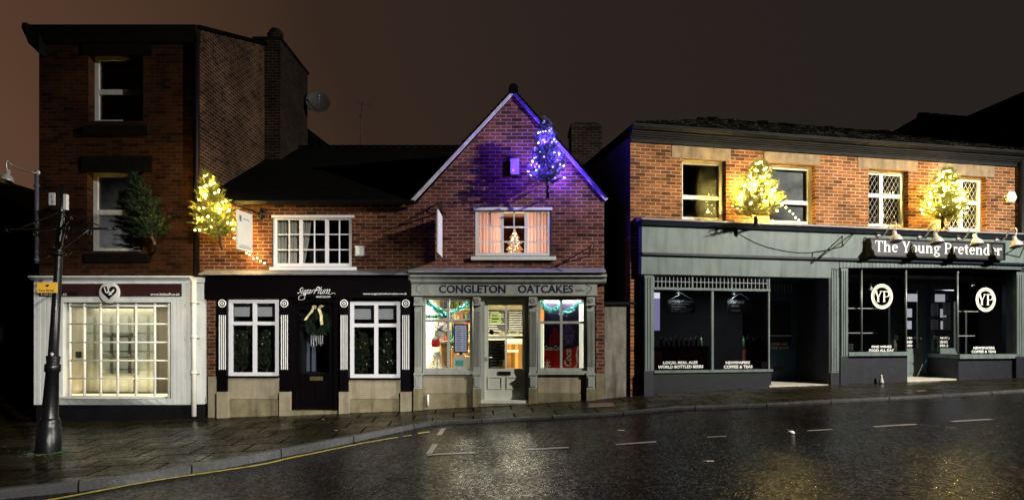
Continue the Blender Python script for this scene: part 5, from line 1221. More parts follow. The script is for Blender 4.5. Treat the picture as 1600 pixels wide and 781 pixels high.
# sage door between bays
RE = -.85; q = FP.rect(1398, 425, 1443, 588, RE); gq = FP.rect(1404, 452, 1434, 544, RE)
b = MB(FP); b.wall(q[0], q[1], q[2] - .05, zt5, [gq], RE, .04); b.box(q[0], q[1], RE, RE + .03, FP.z(1420, 444, RE), FP.z(1420, 440, RE)); b.pbox(1406, 552, 1434, 566, RE + .015, RE + .001); b.pbox(1406, 570, 1434, 583, RE + .015, RE + .001)
sd = b.build('glazed_door', M['sageP'], P)
b = MB(FP); b.face([(gq[0], RE - .02, gq[2]), (gq[1], RE - .02, gq[2]), (gq[1], RE - .02, gq[3]), (gq[0], RE - .02, gq[3])]); b.build('pane', M['glass'], sd)
b = MB(FP); b.lathe([(.001, 0), (.03, .01), (.03, .04), (.001, .05)], (FP.u(1438, RE), RE, FP.z(1438, 528, RE)), 10, axis=(0, 1, 0)); b.build('door_knob', M['galv'], sd)
text(FP, '(ITS BACK)', 1411, 526, 1433, 530, RE - .015, M['letter'], sd, bold=.02); text(FP, 'DINER', 1414, 532, 1427, 536, RE - .015, M['letter'], sd, bold=.02); text(FP, '5-9PM', 1413, 538, 1427, 542, RE - .015, M['letter'], sd, bold=.02)
b = MB(FP); b.box(q[1], sx0 + .02, RE - .06, RE + .06, ZB + .4, zt5); b.build('door_post', M['blue'], P)
zst2 = FP.z(1440, 592, 0); b = MB(FP); b.prism([(0, 0)] * 0 + [(wl1, ZB), (wr0, ZB), (wr0, zst2), (wl1, zst2)], RE, .05); b.build('entrance_step', M['asphaltlight'], P)
# back panels inside the bays
b = MB(FP); b.pbox(1500, 455, 1560, 552, -1.2, -1.25); b.build('inner_partition', mat('grey_green_partition', (.05, .055, .052), .6, .2, 4, 0), P)
b = MB(FP); b.box(wl0 + .1, wl1 - .2, -.6, -.57, zs0 + 1.0, zs0 + 1.02); b.box(wl0 + .1, wl1 - .2, -.6, -.57, zs0 + .42, zs0 + .44); b.box(wr0 + .05, wr1 - .4, -.6, -.57, zs1 + 1.02, zs1 + 1.04); b.box(wr0, wr1 - .5, -.6, -.57, zs1 + .42, zs1 + .44); b.build('window_rail', M['galv'], P)
b = MB(FP); b.pbox(1391, 430, 1398, 548, -.5, -.56); b.build('inner_frame', M['sageP'], P)
lamp('AREA', 'bar_glow', FP.w(FP.u(1380), -2.2, ztop), 45, (.8, .85, 1), (1.5, 1.0), FP.w(FP.u(1380), -2.2, 0))
lamp('POINT', 'bar_glow', FP.w(u0 + .5, -2.6, zb_1 + 1.3), 14, (.72, .68, 1), .15)

# --- things belonging to the pub
sg = thing_at('name_sign', FP, 1465, 404, SP + .1, 'long dark grey sign board with bold white serif pub name under four lamps', 'sign')
b = MB(FP); sz0, sz1 = FP.z(1465, 403.5, SP + .12), FP.z(1465, 375, SP + .12); su0, su1 = FP.u(1360, SP + .12), FP.u(1571, SP + .12)
b.box(su0, su1, SP + .002, SP + .10, sz0, sz1); b.build('board', M['signgrey'], sg)
b = MB(FP)
for a in ((su0, su1, sz1 - .03, sz1), (su0, su1, sz0, sz0 + .03), (su0, su0 + .03, sz0 + .03, sz1 - .03), (su1 - .03, su1, sz0 + .03, sz1 - .03)): b.box(a[0], a[1], SP + .10, SP + .125, a[2], a[3])
b.build('frame', M['signblk'], sg)
serif(FP, 'The Young Pretender', 1367, 379, 1566, 396, SP + .104, M['letter'], sg)

def gooseneck(fr, xm, ym, dwall, xs_, ys_, dsh, label, group, arm_up=.22):
    """swan-neck lamp: wall plate, bent arm, galvanised bell shade"""
    a = Vector((fr.u(xm, dwall), dwall, fr.z(xm, ym, dwall))); s0 = Vector((fr.u(xs_, dsh), dsh, fr.z(xs_, ys_, dsh)))
    t = empty('swan_neck_lamp', fr.w(*a), label, 'lamp', group)
    b = MB(fr); b.lathe([(.001, 0), (.055, 0), (.055, .02), (.001, .03)], tuple(a), 14, axis=(0, 1, 0)); b.build('wall_plate', M['galv'], t)
    b = MB(fr); top = s0 + Vector((0, 0, .30)); pts = interp([a + Vector((0, .02, 0)), a + Vector((.0, .12, -.03)), a.lerp(s0, .5) + Vector((0, 0, .10)), top + Vector((-.02, -.13, -.01)), top + Vector((0, -.03, .035)), top + Vector((.0, .02, -.02)), s0 + Vector((0, .0, .12))], 5)
    b.tube(pts, .013, 8); b.build('arm', M['galv'], t)
    b = MB(fr); b.lathe([(.03, .16), (.04, .14), (.045, .06), (.08, .03), (.115, -.02), (.13, -.08), (.135, -.10), (.125, -.10), (.10, -.03), (.03, .02)], tuple(s0), 22, axis=(.0, -.25, 1)); b.build('shade', M['galv'], t)
    b = MB(fr); b.ball(tuple(s0 + Vector((0, 0, -.03))), .045, 10); b.build('lamp_globe', M['brassy'], t)
    return t
LG = 'swan neck lamps over the pub sign'
for (xm, xs_, lab) in ((1372, 1399, 'leftmost galvanised swan neck lamp over the word The on the pub sign'), (1436, 1463, 'galvanised swan neck lamp over the word Young on the pub sign'),
                       (1497, 1525, 'galvanised swan neck lamp over the start of the word Pretender'), (1557, 1587, 'rightmost galvanised swan neck lamp beyond the end of the pub sign')):
    gooseneck(FP, xm, 368.5 + (xm - 1372) * .038, SP, xs_, 370.5 + (xs_ - 1399) * .045, SP + .55, lab, LG)
FL = Fr(0, D0, 0)
gooseneck(FL, 59, 270, .05, 11, 277, .25, 'grey swan neck lamp reaching left from the corner of the tall dark house', 'lamps on house walls')

def bracket(fr, pts, label, r=.012, name='wall_bracket'):
    b = MB(fr)
    for ln in pts: b.tube([(fr.u(x, d), d, fr.z(x, y, d)) for x, y, d in ln], r, 6)
    return tag(b.build(name, M['iron']), label, 'bracket')
bracket(FP, [[(1292, 391, SP), (1316, 369, SP + .5)], [(1316, 369, SP + .5), (1316, 385, SP + .5)], [(1292, 391, SP), (1316, 385, SP + .5)], [(1316, 385, SP + .5), (1338, 361, SP)]], 'thin black triangular iron bracket on the sage fascia left of the pub sign')
bracket(FP, [[(1593, 402, SP), (1603, 378, SP + .4)], [(1603, 378, SP + .4), (1612, 372, SP)]], 'thin black iron bracket at the right end of the sage fascia')
bracket(FM, [[(876, 412, 0), (921, 400, .6)], [(876, 412, 0), (922, 386, .55)], [(920, 402, .6), (923, 384, .6), (928, 377, .6), (926, 398, .6)]], 'empty black iron sign bracket on the brick right of the upstairs lit window')
b = MB(FP); cb_ = interp([Vector((FP.u(x, SP + .01), SP + .012, FP.z(x, y, SP + .01))) for x, y in [(1150, 362), (1180, 379), (1215, 390), (1255, 395), (1290, 392)]], 5); b.tube(cb_, .006, 4)
tag(b.build('loose_cable', M['iron']), 'thin dark cable sagging across the upper sage fascia', 'cable')
# alarm boxes
t = thing_at('alarm_box', FP, 1580, 316, .05, 'cream hexagonal alarm box at the right end of the orange brick wall', 'alarm box')
b = MB(FP); b.lathe([(.001, 0), (.15, 0), (.15, .07), (.11, .10), (.001, .10)], (FP.u(1580, .05), .0, FP.z(1580, 308, .05)), 6, axis=(0, 1, 0)); b.sm = [False] * len(b.f); b.build('housing', M['pipew'], t)
t = thing_at('alarm_box', FM, 561, 400, .08, 'small cream square alarm box just right of the salon upstairs window', 'alarm box')
b = MB(FM); b.pbox(554.5, 384, 568, 399.5, .08, 0); b.pbox(556, 386, 566.5, 397.5, .095, .081); b.build('housing', M['pipew'], t)
t = thing_at('flood_sensor', FM, 804, 273, .1, 'small pale box with red indicator high on the gable beside the blue tree', 'alarm box')
b = MB(FM); b.pbox(797.5, 248, 811, 272, .14, 0); b.build('housing', M['whitedim'], t)
b = MB(FM); b.ball((FM.u(802, .15), .145, FM.z(802, 266, .15)), .012, 6); b.build('indicator', emis('red_led', (1, .1, .15), 8), t)
# satellite dish and aerial
t = empty('satellite_dish', (-5.9, 19.0, 7.0), 'dark round satellite dish fixed to the side of the tall chimney stack', 'dish')
FD = Fr(0, 18.9, 0); c = Vector((FD.u(497), 0, FD.z(497, 160)))
b = MB(FD); b.lathe([(.001, -.07), (.15, -.055), (.27, -.02), (.345, .03), (.355, .03), (.28, -.035), (.15, -.07), (.001, -.085)], tuple(c), 28, axis=(.35, .9, .25)); b.build('reflector', M['dish'], t)
b = MB(FD); q = c + Vector((.13, .36, .05)); b.tube([tuple(c + Vector((.02, .02, -.33))), tuple(q)], .012, 6); b.ball(tuple(q), .045, 8); b.build('receiver_arm', M['pipeg'], t)
b = MB(FD); b.tube([tuple(c + Vector((0, -.07, 0))), tuple(c + Vector((-.1, -.2, -.05))), (FD.u(478), -.3, c.z - .1)], .025, 6); b.build('mount', M['iron'], t)
t = empty('television_aerial', (-4.3, 18.5, 6.9), 'slim television aerial standing on the dark salon roof ridge', 'aerial')
FT = Fr(0, D0 + 5.0, 0); b = MB(FT); b.tube([(FT.u(563), 0, FT.z(563, 234)), (FT.u(566), 0, FT.z(566, 160))], .016, 6); b.build('mast', M['dish'], t)
b = MB(FT); zz = FT.z(566, 163); b.tube([(FT.u(561), .2, zz), (FT.u(577), -.2, zz + .04)], .012, 6)
for k in range(6): x = 562 + k * 2.7; b.tube([(FT.u(x), .15 - .06 * k, zz - .06 + .01 * k), (FT.u(x), .15 - .06 * k, zz + .08 + .01 * k)], .007, 5)
b.tube([(FT.u(562), 0, FT.z(562, 182)), (FT.u(566), 0, FT.z(562, 176))], .02, 5); b.build('elements', M['dish'], t)

# --- hanging signs
t = thing_at('hanging_sign', FM, 382, 392, .55, 'pale cream hanging sign on a black pole beside the lit tree over the salon', 'hanging sign')
P0 = Vector((FM.u(409, 0), 0, FM.z(409, 335))); P1 = Vector((FM.u(364, .95), .95, FM.z(364, 319, .95)))
b = MB(FM); b.tube([tuple(P0), tuple(P1)], .018, 8); b.build('pole', M['iron'], t)
b = MB(FM); b.lathe([(.001, 0), (.07, 0), (.07, .02), (.03, .04), (.001, .04)], tuple(P0), 12, axis=(0, 1, 0)); b.tube([tuple(P0 + Vector((0, .03, .12))), tuple(P0 + Vector((0, .03, -.12)))], .018, 6); b.build('bracket_plate', M['iron'], t)
# board runs in the plane of the pole (perpendicular to the wall)
pA = (370, 326, .82); pB = (393.5, 337, .30)
a = Vector((FM.u(pA[0], pA[2]), pA[2], 0)); c = Vector((FM.u(pB[0], pB[2]), pB[2], 0)); zt_ = FM.z(380, 330, .55); zb_3 = FM.z(382, 392, .55)
ux = (c - a).normalized(); nx = Vector((-ux.y, ux.x, 0)) * .012
za1, zb1_, za0, zb0_ = FM.z(370, 326, .82), FM.z(393.5, 337, .3), FM.z(370, 388, .82), FM.z(393.5, 395, .3)
z_t = (za1 + zb1_) / 2; z_b = (za0 + zb0_) / 2
b = MB(FM)
q = [a - nx, c - nx, c + nx, a + nx]
b.face([(p.x, p.y, z_b) for p in q]); b.face([(p.x, p.y, z_t) for p in q])
for k in range(4): p, r__ = q[k], q[(k + 1) % 4]; b.face([(p.x, p.y, z_b), (r__.x, r__.y, z_b), (r__.x, r__.y, z_t), (p.x, p.y, z_t)])
b.build('board', mat('cream_sign', (.60, .58, .46), .5, .08, 4, .05), t)
b = MB(FM); nn2 = Vector((ux.y, -ux.x, 0)) * .016
if nn2.x < 0: nn2 = -nn2
def onb(s0, s1, h0, h1):
    p0 = a.lerp(c, s0) + nn2; p1 = a.lerp(c, s1) + nn2; z0_, z1_ = z_b + (z_t - z_b) * h0, z_b + (z_t - z_b) * h1
    b.face([(p0.x, p0.y, z0_), (p1.x, p1.y, z0_), (p1.x, p1.y, z1_), (p0.x, p0.y, z1_)])
onb(.12, .26, .76, .88); onb(.15, .3, .73, .755); onb(.34, .78, .80, .82); onb(.1, .9, .06, .08); onb(.2, .8, .11, .125); b.build('sign_print', M['print'], t)
b = MB(FM)
for s0 in (.08, .92): p = a.lerp(c, s0); b.tube([(p.x, p.y, z_t), (p.x, p.y, P0.z + (P1.z - P0.z) * p.y / .95)], .006, 5)
b.build('hangers', M['iron'], t)
t = thing_at('hanging_sign', FM, 687, 405, .5, 'narrow white hanging sign seen almost edge-on between the salon and the gabled shop', 'hanging sign')
b = MB(FM); uu = FM.u(691, .0); b.box(uu - .012, uu + .012, .08, .86, FM.z(689, 402, .1), FM.z(689, 338, .1)); b.build('board', mat('white_sign', (.62, .62, .60), .5, .08, 4, .05), t)
b = MB(FM); zz = FM.z(690, 331, 0); b.tube([(uu, 0, zz), (uu, .92, zz + .01)], .014, 6); b.tube([(uu, 0, zz + .22), (uu, .45, zz + .01)], .009, 6); b.tube(interp([Vector((uu, .02, zz + .2)), Vector((uu, .16, zz + .16)), Vector((uu, .12, zz + .05)), Vector((uu, .04, zz + .03))], 5), .009, 6)
for d_ in (.2, .75): b.tube([(uu, d_, zz), (uu, d_, zz - .1)], .006, 5)
b.build('scroll_bracket', M['iron'], t)

# --- wreath
t = thing_at('door_wreath', FM, 495, 530, .08, 'round evergreen wreath with a pale gold ribbon bow hung on the salon door', 'wreath')
wc = Vector((FM.u(496, .08), .06, FM.z(496, 505, .08))); rd = random.Random(21); b = MB(FM)
for k in range(1600):
    an = rd.random() * 6.28; p = wc + Vector((math.cos(an), 0, math.sin(an))) * (.20 + rd.gauss(0, .04)); p.y += rd.uniform(-.03, .04)
    v = Vector((rd.gauss(0, 1), rd.gauss(.3, .6), rd.gauss(0, 1))).normalized() * rd.uniform(.04, .09); w2 = v.cross(Vector((rd.random(), rd.random(), 1))).normalized() * .006
    b.face([tuple(p - w2), tuple(p + w2), tuple(p + v)])
b.build('greenery', mat('wreath_green', (.009, .019, .007), .6, .5, 14, 0, spec=.15), t)
b = MB(FM)
def ribbon(pts, wd):
    for k, (p, q) in enumerate(zip(pts, pts[1:])):
        w2 = Vector((wd, .0, wd * .2)); b.face([tuple(p - w2), tuple(p + w2), tuple(q + w2), tuple(q - w2)])
def rp_(x, y, d=.17): return Vector((FM.u(x, d), d, FM.z(x, y, d)))
ribbon([rp_(493, 480), rp_(489, 482, .2), rp_(487, 487, .16), rp_(484, 490, .2), rp_(480, 495, .16), rp_(477, 500, .19)], .030)
ribbon([rp_(498, 482), rp_(500, 487, .2), rp_(502, 493, .16), rp_(502, 500, .2), rp_(503, 507, .16)], .028)
ribbon([rp_(494, 479), rp_(491, 477, .2), rp_(488, 480, .22), rp_(494, 482, .2)], .016); ribbon([rp_(497, 481), rp_(501, 477, .2), rp_(505, 478, .22), rp_(498, 482, .2)], .016)
b.build('ribbon', M['goldr'], t)
b = MB(FM)
for k in range(7): x = 486 + k * 3; b.tube([(FM.u(x, .1), .1, FM.z(x, 524, .1)), (FM.u(x + rd.uniform(-1, 1), .1), .1, FM.z(x, 536 + rd.uniform(-4, 6), .1))], .006, 4)
b.build('icicle_drops', M['silver'], t)

# ================================================================== fir trees
def fir(h, r, seed, droop=0.0, dens=1.0, nl=.075):
    """needles and twigs of one small cut fir, local, foot at the origin"""
    rd = random.Random(seed); fo = MB(W); st = MB(W)
    st.tube([(0, 0, -.18 * h), (0, 0, .3 * h), (rd.uniform(-.01, .01), 0, h)], .028, 7, r2=.006)
    nb = int(210 * dens)
    for k in range(nb):
        t = (k + rd.random()) / nb; t = t ** .95; z = h * (.04 + .90 * t); L_ = r * min(1, .62 + 2.2 * t) * (1 - t) ** .80 * rd.choice((.55, .8, .9, 1.0, 1.1, 1.3)) * rd.uniform(.85, 1.12) + .06
        an = k * 2.399 + rd.uniform(-.3, .3); el = R(rd.uniform(12, 38) + 30 * t)
        dirv = Vector((math.cos(an) * math.cos(el), math.sin(an) * math.cos(el), math.sin(el) - droop)); base = Vector((0, 0, z - L_ * .25)); tip = base + dirv * L_
        st.tube([tuple(base), tuple(tip)], .006, 3, r2=.002, cap=False)
        def needles(p0, p1, n, ln):
            ax = (p1 - p0).normalized()
            for j in range(n):
                s = (j + rd.random()) / n; p = p0.lerp(p1, s); rv = Vector((rd.gauss(0, 1), rd.gauss(0, 1), rd.gauss(0, 1)))
                rv = (rv - ax * rv.dot(ax)).normalized(); v = (rv * .8 + ax * .75).normalized() * ln * rd.uniform(.6, 1.1); w2 = v.cross(rv + ax * .3)
                w2 = (w2.normalized() if w2.length > 1e-6 else Vector((1, 0, 0))) * .0055
                fo.face([tuple(p - w2), tuple(p + w2), tuple(p + v)])
        needles(base.lerp(tip, .2), tip + dirv * .03, int(L_ * 115 * dens) + 8, nl)
        for m in range(int(L_ / .085)):
            s = .3 + .65 * rd.random(); p = base.lerp(tip, s); side = dirv.cross(Vector((0, 0, 1))).normalized() * (1 if m % 2 else -1)
            q = p + (side * .7 + dirv * .8 + Vector((0, 0, rd.uniform(-.1, .3)))).normalized() * L_ * .38 * (1.1 - s)
            st.tube([tuple(p), tuple(q)], .004, 3, r2=.0015, cap=False); needles(p, q, int((q - p).length * 120) + 5, nl * .85)
    return fo, st
def tree(h, r, seed, loc, tilt, nm, label, group='small Christmas trees fixed to the house fronts', droop=0, dens=1.0, nl=.075):
    t = empty('christmas_tree', loc, label, 'Christmas tree', group)
    fo, st = fir(h, r, seed, droop, dens, nl); a = fo.build('foliage', nm, None, local=True); b2 = st.build('trunk', M['bark'], None, local=True)
    for q in (a, b2): q.parent = t; wl[q.name] = wl[t.name]; q.location = (0, 0, 0)
    t.rotation_euler = tilt
    return t
def bulbs(t, h, r, n, mats, label, group, tail=None, glow=None, nlights=6, seed=1, rb=.017, turns=6, zlo=.08, alt=5, cat='string lights'):
    rd = random.Random(seed); s = empty('string_lights', wl[t.name], label, cat, group); Mx = t.rotation_euler.to_matrix(); pts = []
    for k in range(n):
        f_ = k / max(1, n - 1); z = h * (zlo + (.97 - zlo) * f_); rr = r * (1 - f_) ** .72 * rd.uniform(.75, 1.0) + .02; an = f_ * turns * 6.283 + rd.uniform(-.35, .35)
        pts.append(Mx @ Vector((rr * math.cos(an), rr * math.sin(an), z + rd.uniform(-.03, .03))))
    tp = []
    if tail: tp = [Vector(p) - wl[t.name] for p in tail]
    cb = MB(W); cb.tube([tuple(p) for p in (list(reversed(tp)) + pts)], .004, 3, cap=False); cb.build('cable', M['cable'], None, local=True).parent = s
    proto = MB(W); proto.ball((0, 0, 0), rb, 8); pm = proto.build('bulb', mats[0], None, local=True); pm.parent = s; pm.location = pts[0]
    mesh2 = pm.data.copy(); mesh2.materials.clear(); mesh2.materials.append(mats[-1])
    for k, p in enumerate(pts[1:] + tp):
        o2 = pm.copy(); col.objects.link(o2); o2.parent = s; o2.location = p
        if k % alt == 0: o2.data = mesh2
    if glow:
        e_, c_ = glow
        for k in range(nlights):
            f_ = (k + .5) / nlights; z = h * (.12 + .75 * f_); rr = r * (1 - f_) ** .8 * .85; an = k * 2.4 + .8
            l = lamp('POINT', 'bulb_glow', (0, 0, 0), e_ / nlights, c_, .03); l.parent = s; l.location = Mx @ Vector((rr * math.cos(an), rr * math.sin(an), z))
    return s
# unlit tree on the tall house
fl = FM.w(FM.u(238, .55), .55, FM.z(238, 372, .55))
t0 = tree(1.30, .46, 11, fl, (R(14), R(-9), 0), M['needledk'], 'unlit dark green Christmas tree on the front of the tall dark house', dens=1.0)
b = MB(FM); b.tube([(FM.u(243, .5), .5, FM.z(243, 392, .5)), (FM.u(241, .52), .52, FM.z(241, 368, .52))], .03, 8); b.tube([(FM.u(243, .5), .5, FM.z(243, 388, .5)), (FM.u(243, 0), 0, FM.z(243, 392, 0))], .018, 6); b.tube([(FM.u(243, .5), .5, FM.z(243, 378, .5)), (FM.u(243, 0), 0, FM.z(243, 378, 0))], .014, 6)
tag(b.build('tree_bracket', M['iron']), 'short metal socket bracket under the unlit tree', 'bracket')
# lit tree at the corner over the salon
l1 = FM.w(FM.u(343, .55), .55, FM.z(343, 372, .55))
t1 = tree(1.32, .44, 12, l1, (R(12), R(-7), 0), M['needle_yellowlit'], 'yellow lit Christmas tree at the corner over the salon, beside the cream hanging sign', nl=.095)
tl = [FM.w(FM.u(x, d), d, FM.z(x, y, d)) for x, y, d in [(366, 372, .5), (374, 380, .45), (380, 388, .38), (385, 395, .3), (390, 398, .2), (396, 404, .1), (402, 403, .06), (407, 408, .05), (413, 411, .05)]]
bulbs(t1, 1.28, .42, 56, [M['bulbw'], M['bulby']], 'warm string lights on the corner tree, trailing down past the cream sign', 'string lights on the trees', tail=tl, glow=(480, (1, .66, .13)), nlights=6, seed=2, rb=.018)
lamp('POINT', 'bulb_glow', FM.w(FM.u(395, .2), .25, FM.z(395, 396, .25)), 22, (1, .62, .2), .04)
# blue tree on the gable
l2 = FM.w(FM.u(855, .45), .45, FM.z(855, 287, .45))
t2 = tree(1.30, .43, 13, l2, (R(8), R(-2), 0), M['needle_bluelit'], 'blue lit Christmas tree on the right side of the brick gable', nl=.095, dens=.75)
bulbs(t2, 1.24, .42, 64, [M['bulbb'], M['bulbc']], 'blue and ice white string lights wound on the gable tree', 'string lights on the trees', glow=(500, (.10, .04, 1)), nlights=6, seed=4, rb=.016, turns=4.5, alt=4)
b = MB(FM); b.tube([(FM.u(856, .55), .55, FM.z(856, 310, .55)), (FM.u(856, .58), .58, FM.z(856, 290, .58))], .035, 8); b.tube([(FM.u(856, .55), .55, FM.z(856, 306, .55)), (FM.u(851, 0), 0, FM.z(851, 312, 0))], .016, 6)
tag(b.build('tree_bracket', M['iron']), 'short metal socket bracket under the blue tree on the gable', 'bracket')
# two trees on the pub
for k, (x, y, yt, lab, lab2) in enumerate(((1181, 338, 250, 'bright yellow lit Christmas tree between the first two upper pub windows', 'yellow string lights on the tree left of the pub sign, trailing to the second window'),
                              (1473, 343, 262, 'bright yellow lit Christmas tree between the two diamond leaded pub windows', 'dense yellow string lights on the tree above the pub sign'))):
    dT = .5; lc = FP.w(FP.u(x, dT), dT, FP.z(x, y, dT)); hh = (y - yt) / F * FP.hit(x, dT)[1]
    tt = tree(hh, .60, 14 + k, lc, (R(6), R(2), 0), M['needle_yellowlit'], lab, nl=.085, dens=1.0)
    tl = None
    if k == 0: tl = [FP.w(FP.u(a, d), d, FP.z(a, c, d)) for a, c, d in [(1216, 316, .45), (1222, 320, .4), (1228, 324, .32), (1234, 330, .25), (1239, 334, .18), (1243, 340, .1), (1248, 344, .06)]]
    bulbs(tt, hh * .97, .50, 92, [M['bulby'], M['bulbw']], lab2, 'string lights on the trees', tail=tl, glow=(1050, (1, .70, .18)), nlights=7, seed=6 + k, rb=.018, turns=7, zlo=.12)
    b = MB(FP); b.tube([tuple((FP.u(x, dT), dT, FP.z(x, y + 12, dT))), tuple((FP.u(x, dT), dT, FP.z(x, y, dT)))], .04, 8); b.tube([(FP.u(x, dT), dT, FP.z(x, y + 10, dT)), (FP.u(x, 0), SP, FP.z(x, y + 16, SP))], .02, 6)
    tag(b.build('tree_bracket', M['iron']), ('short metal socket bracket under the tree by the second upper pub window', 'short metal socket bracket under the tree above the pub sign')[k], 'bracket')
# greenery inside the salon windows
for k, x in enumerate((378, 417, 566, 606)):
    yb = 586 if k < 2 else 590; loc = FM.w(FM.u(x, -.35), -.35, FM.z(x, yb, -.35) + .1)
    lab = ('bushy decorated fir in the left pane of the left salon window', 'bushy decorated fir in the right pane of the left salon window', 'bushy decorated fir with orange bauble in the left pane of the right salon window', 'bushy decorated fir in the right pane of the right salon window')[k]
    tt = tree(.95, .33, 30 + k, loc, (0, 0, k), M['needledk'], lab, 'decorated firs inside the salon windows', dens=.7, nl=.06)
    rd = random.Random(50 + k); b = MB(W)
    for j in range(26):
        f_ = rd.random(); rr = .31 * (1 - f_) ** .72; an = rd.random() * 6.28; b.ball((rr * math.cos(an), rr * math.sin(an), .08 + .85 * f_), rd.uniform(.010, .024), 8)
    o = b.build('baubles', (mat('silver_bauble', (.5, .5, .48), .2, .3, 30, 0, metal=.6) if k != 2 else mat('amber_bauble', (.55, .22, .06), .3, .5, 30, 0)), None, local=True); o.parent = tt
    o.location = (0, 0, 0)

# ================================================================== things in the bar windows
t = thing_at('bar_counter', FP, 1070, 575, -1.6, 'dark red timber bar counter seen through the left pub window', 'bar')
b = MB(FP); q = FP.rect(1035, 543, 1108, 640, -1.6); b.box(q[0], q[1], -2.1, -1.6, zb_1 - .6, q[3]); b.build('front', M['wood'], t)
b = MB(FP); b.box(q[0] - .05, q[1] + .05, -2.15, -1.52, q[3], q[3] + .04); b.build('top', mat('polished_bar_top', (.05, .02, .012), .2, .3, 6, 0), t)
rd = random.Random(31)
for k in range(9):
    u = q[0] + .08 + k * (q[1] - q[0] - .16) / 8; b = MB(FP); h = rd.uniform(.22, .30)
    b.lathe([(.001, 0), (.035, 0), (.035, h * .6), (.012, h * .78), (.012, h), (.001, h)], (u, -1.85, q[3] + .04), 10)
    o = b.build('bottle', mat('bottle_glass_%d' % (k % 2), ((.04, .08, .05), (.12, .07, .03))[k % 2], .12, .2, 9, 0), None); tag(o, 'bottle standing in the row on the dark bar counter in the left pub window', 'bottle', 'bottles on the bar counter')
for nm_, x0, y0, x1, y1, lines, lab in (('hanging_blackboard', 1043, 468, 1086, 489, ['We are 10 minutes', 'walk away from', 'the station', 'children welcome', 'in the daytime'], 'left blackboard with five lines of chalk writing hung in the pub window'),
                                     ('hanging_blackboard', 1137, 468, 1175, 489, ['Food served', 'all day', 'everyday'], 'right blackboard saying food served all day hung in the pub window')):
    t = thing_at(nm_, FP, (x0 + x1) / 2, y1, 0, lab, 'blackboard', 'blackboards in the pub window')
    b = MB(FP); b.pbox(x0, y0, x1, y1, -.02, -.035); b.build('slate', M['board'], t)
    n = len(lines); b = MB(FP)
    for xx in (x0 + 4, x1 - 4): b.tube([(FP.u(xx, -.03), -.03, FP.z(xx, y0, -.03)), (FP.u((x0 + x1) / 2, -.03), -.03, FP.z(xx, y0 - 10, -.03))], .004, 4)
    b.build('cord', M['chalk'], t)
    for k, s in enumerate(lines):
        ya = y0 + 1 + (y1 - y0 - 1) * k / n; text(FP, s, x0 + 6, ya, x0 + 6 + (x1 - x0 - 8) * min(1, len(s) / 17), ya + (y1 - y0) / n * .72, -.016, M['chalk'], t, name='chalk_writing', bold=.015)
    strokes(FP, [[(.5, 0), (0, .5), (.5, 1), (1, .5), (.5, 0)], [(.3, .3), (.5, .8), (.7, .3)]], x0 + .3, y0 + 1, x0 + 5.5, y0 + 6.5, -.016, M['chalk'], t, wd=.008, name='chalk_mark')
b = MB(FP); b.pbox(1021, 457, 1031, 516, -1.1, -1.15); tag(b.build('glowing_wall_patch', emis('violet_wall_glow', (.36, .33, .62), .55)), 'pale violet glowing patch for the lit wall at the left edge inside the pub window', 'panel')  # light on the inner wall, put into a glowing colour
b = MB(FP); b.pbox(1021.5, 457, 1031, 466, -1.08, -1.095); tag(b.build('glowing_blind', emis('white_blind_glow', (.9, .88, 1), .85)), 'small glowing white blind above the violet wall patch in the pub window', 'blind')  # light on the blind is its own glowing colour
for k, (x, y, lab) in enumerate(((1060, 458, 'small spotlight over the left blackboard'), (1147, 459, 'small spotlight over the right blackboard'), (1196, 458, 'round bright lamp at the top corner of the left pub window'), (1361, 452, 'small pendant lamp left of the first round emblem'), (1519, 446, 'small pendant lamp left of the second round emblem'))):
    if k < 2: lamp('POINT', 'board_light', FP.w(FP.u(x, .02), .03, FP.z(x, y + 6, .02)), 1.3, (.9, .95, 1), .03)
    t = thing_at('interior_lamp', FP, x, y, -.3, lab, 'lamp', 'small lamps inside the pub windows')
    b = MB(FP); u, z = FP.u(x, -.3), FP.z(x, y, -.3); b.lathe([(.012, .07), (.02, .05), (.06, .0), (.055, .0)], (u, -.3, z), 12); b.tube([(u, -.3, z + .06), (u, -.3, ztop + .05 if k < 3 else zt5)], .005, 4); b.build('shade', M['galv'], t)
    b = MB(FP); b.ball((u, -.3, z), .016 if k != 2 else .03, 8); b.build('lamp_bulb', emis('small_white_bulb_%d' % k, (.9, .92, 1), 1.5 if k != 2 else 5), t)
NG = 'papers in the angled pub window'
FN = FP
def splay(x0, y0, x1, y1, lab, m=None, lines=4):
    # paper on the angled pane: depth follows the pane between (1447,-.85) and (1496,.06)
    dd_ = -.85 + .91 * ((x0 + x1) / 2 - 1447) / 49 - .04
    return notice(FP, x0, y0, x1, y1, dd_, lab, m or mat('grey_paper', (.34, .34, .35), .7, .08, 12, 0), lines, group=NG)
gp = translucent('thin_grey_paper', (.62, .62, .64), .7); gg = translucent('thin_green_paper', (.40, .58, .46), .7)
splay(1455, 474, 1471, 493, 'upper left white menu sheet on the angled pub window', gp, 5); splay(1473.5, 473, 1490, 493, 'upper right white menu sheet on the angled pub window', gp, 5)
splay(1455, 499.5, 1471, 514.5, 'lower left white menu sheet on the angled pub window', gp, 4); splay(1473.5, 495, 1490, 515, 'lower right white menu sheet on the angled pub window', gp, 5)
for k, (x0, y0, x1, y1) in enumerate(((1464, 525, 1474, 531), (1456, 532, 1463, 539), (1464.5, 532, 1474, 538), (1456, 540.5, 1463, 547), (1464.5, 540, 1474, 548))):
    splay(x0, y0, x1, y1, ('top small pale green leaflet below the menu sheets', 'small leaflet at the left of the middle row below the menu sheets', 'small green leaflet at the right of the middle row below the menu sheets', 'small leaflet at the bottom left below the menu sheets', 'small green leaflet at the bottom right below the menu sheets')[k], gg, 1)
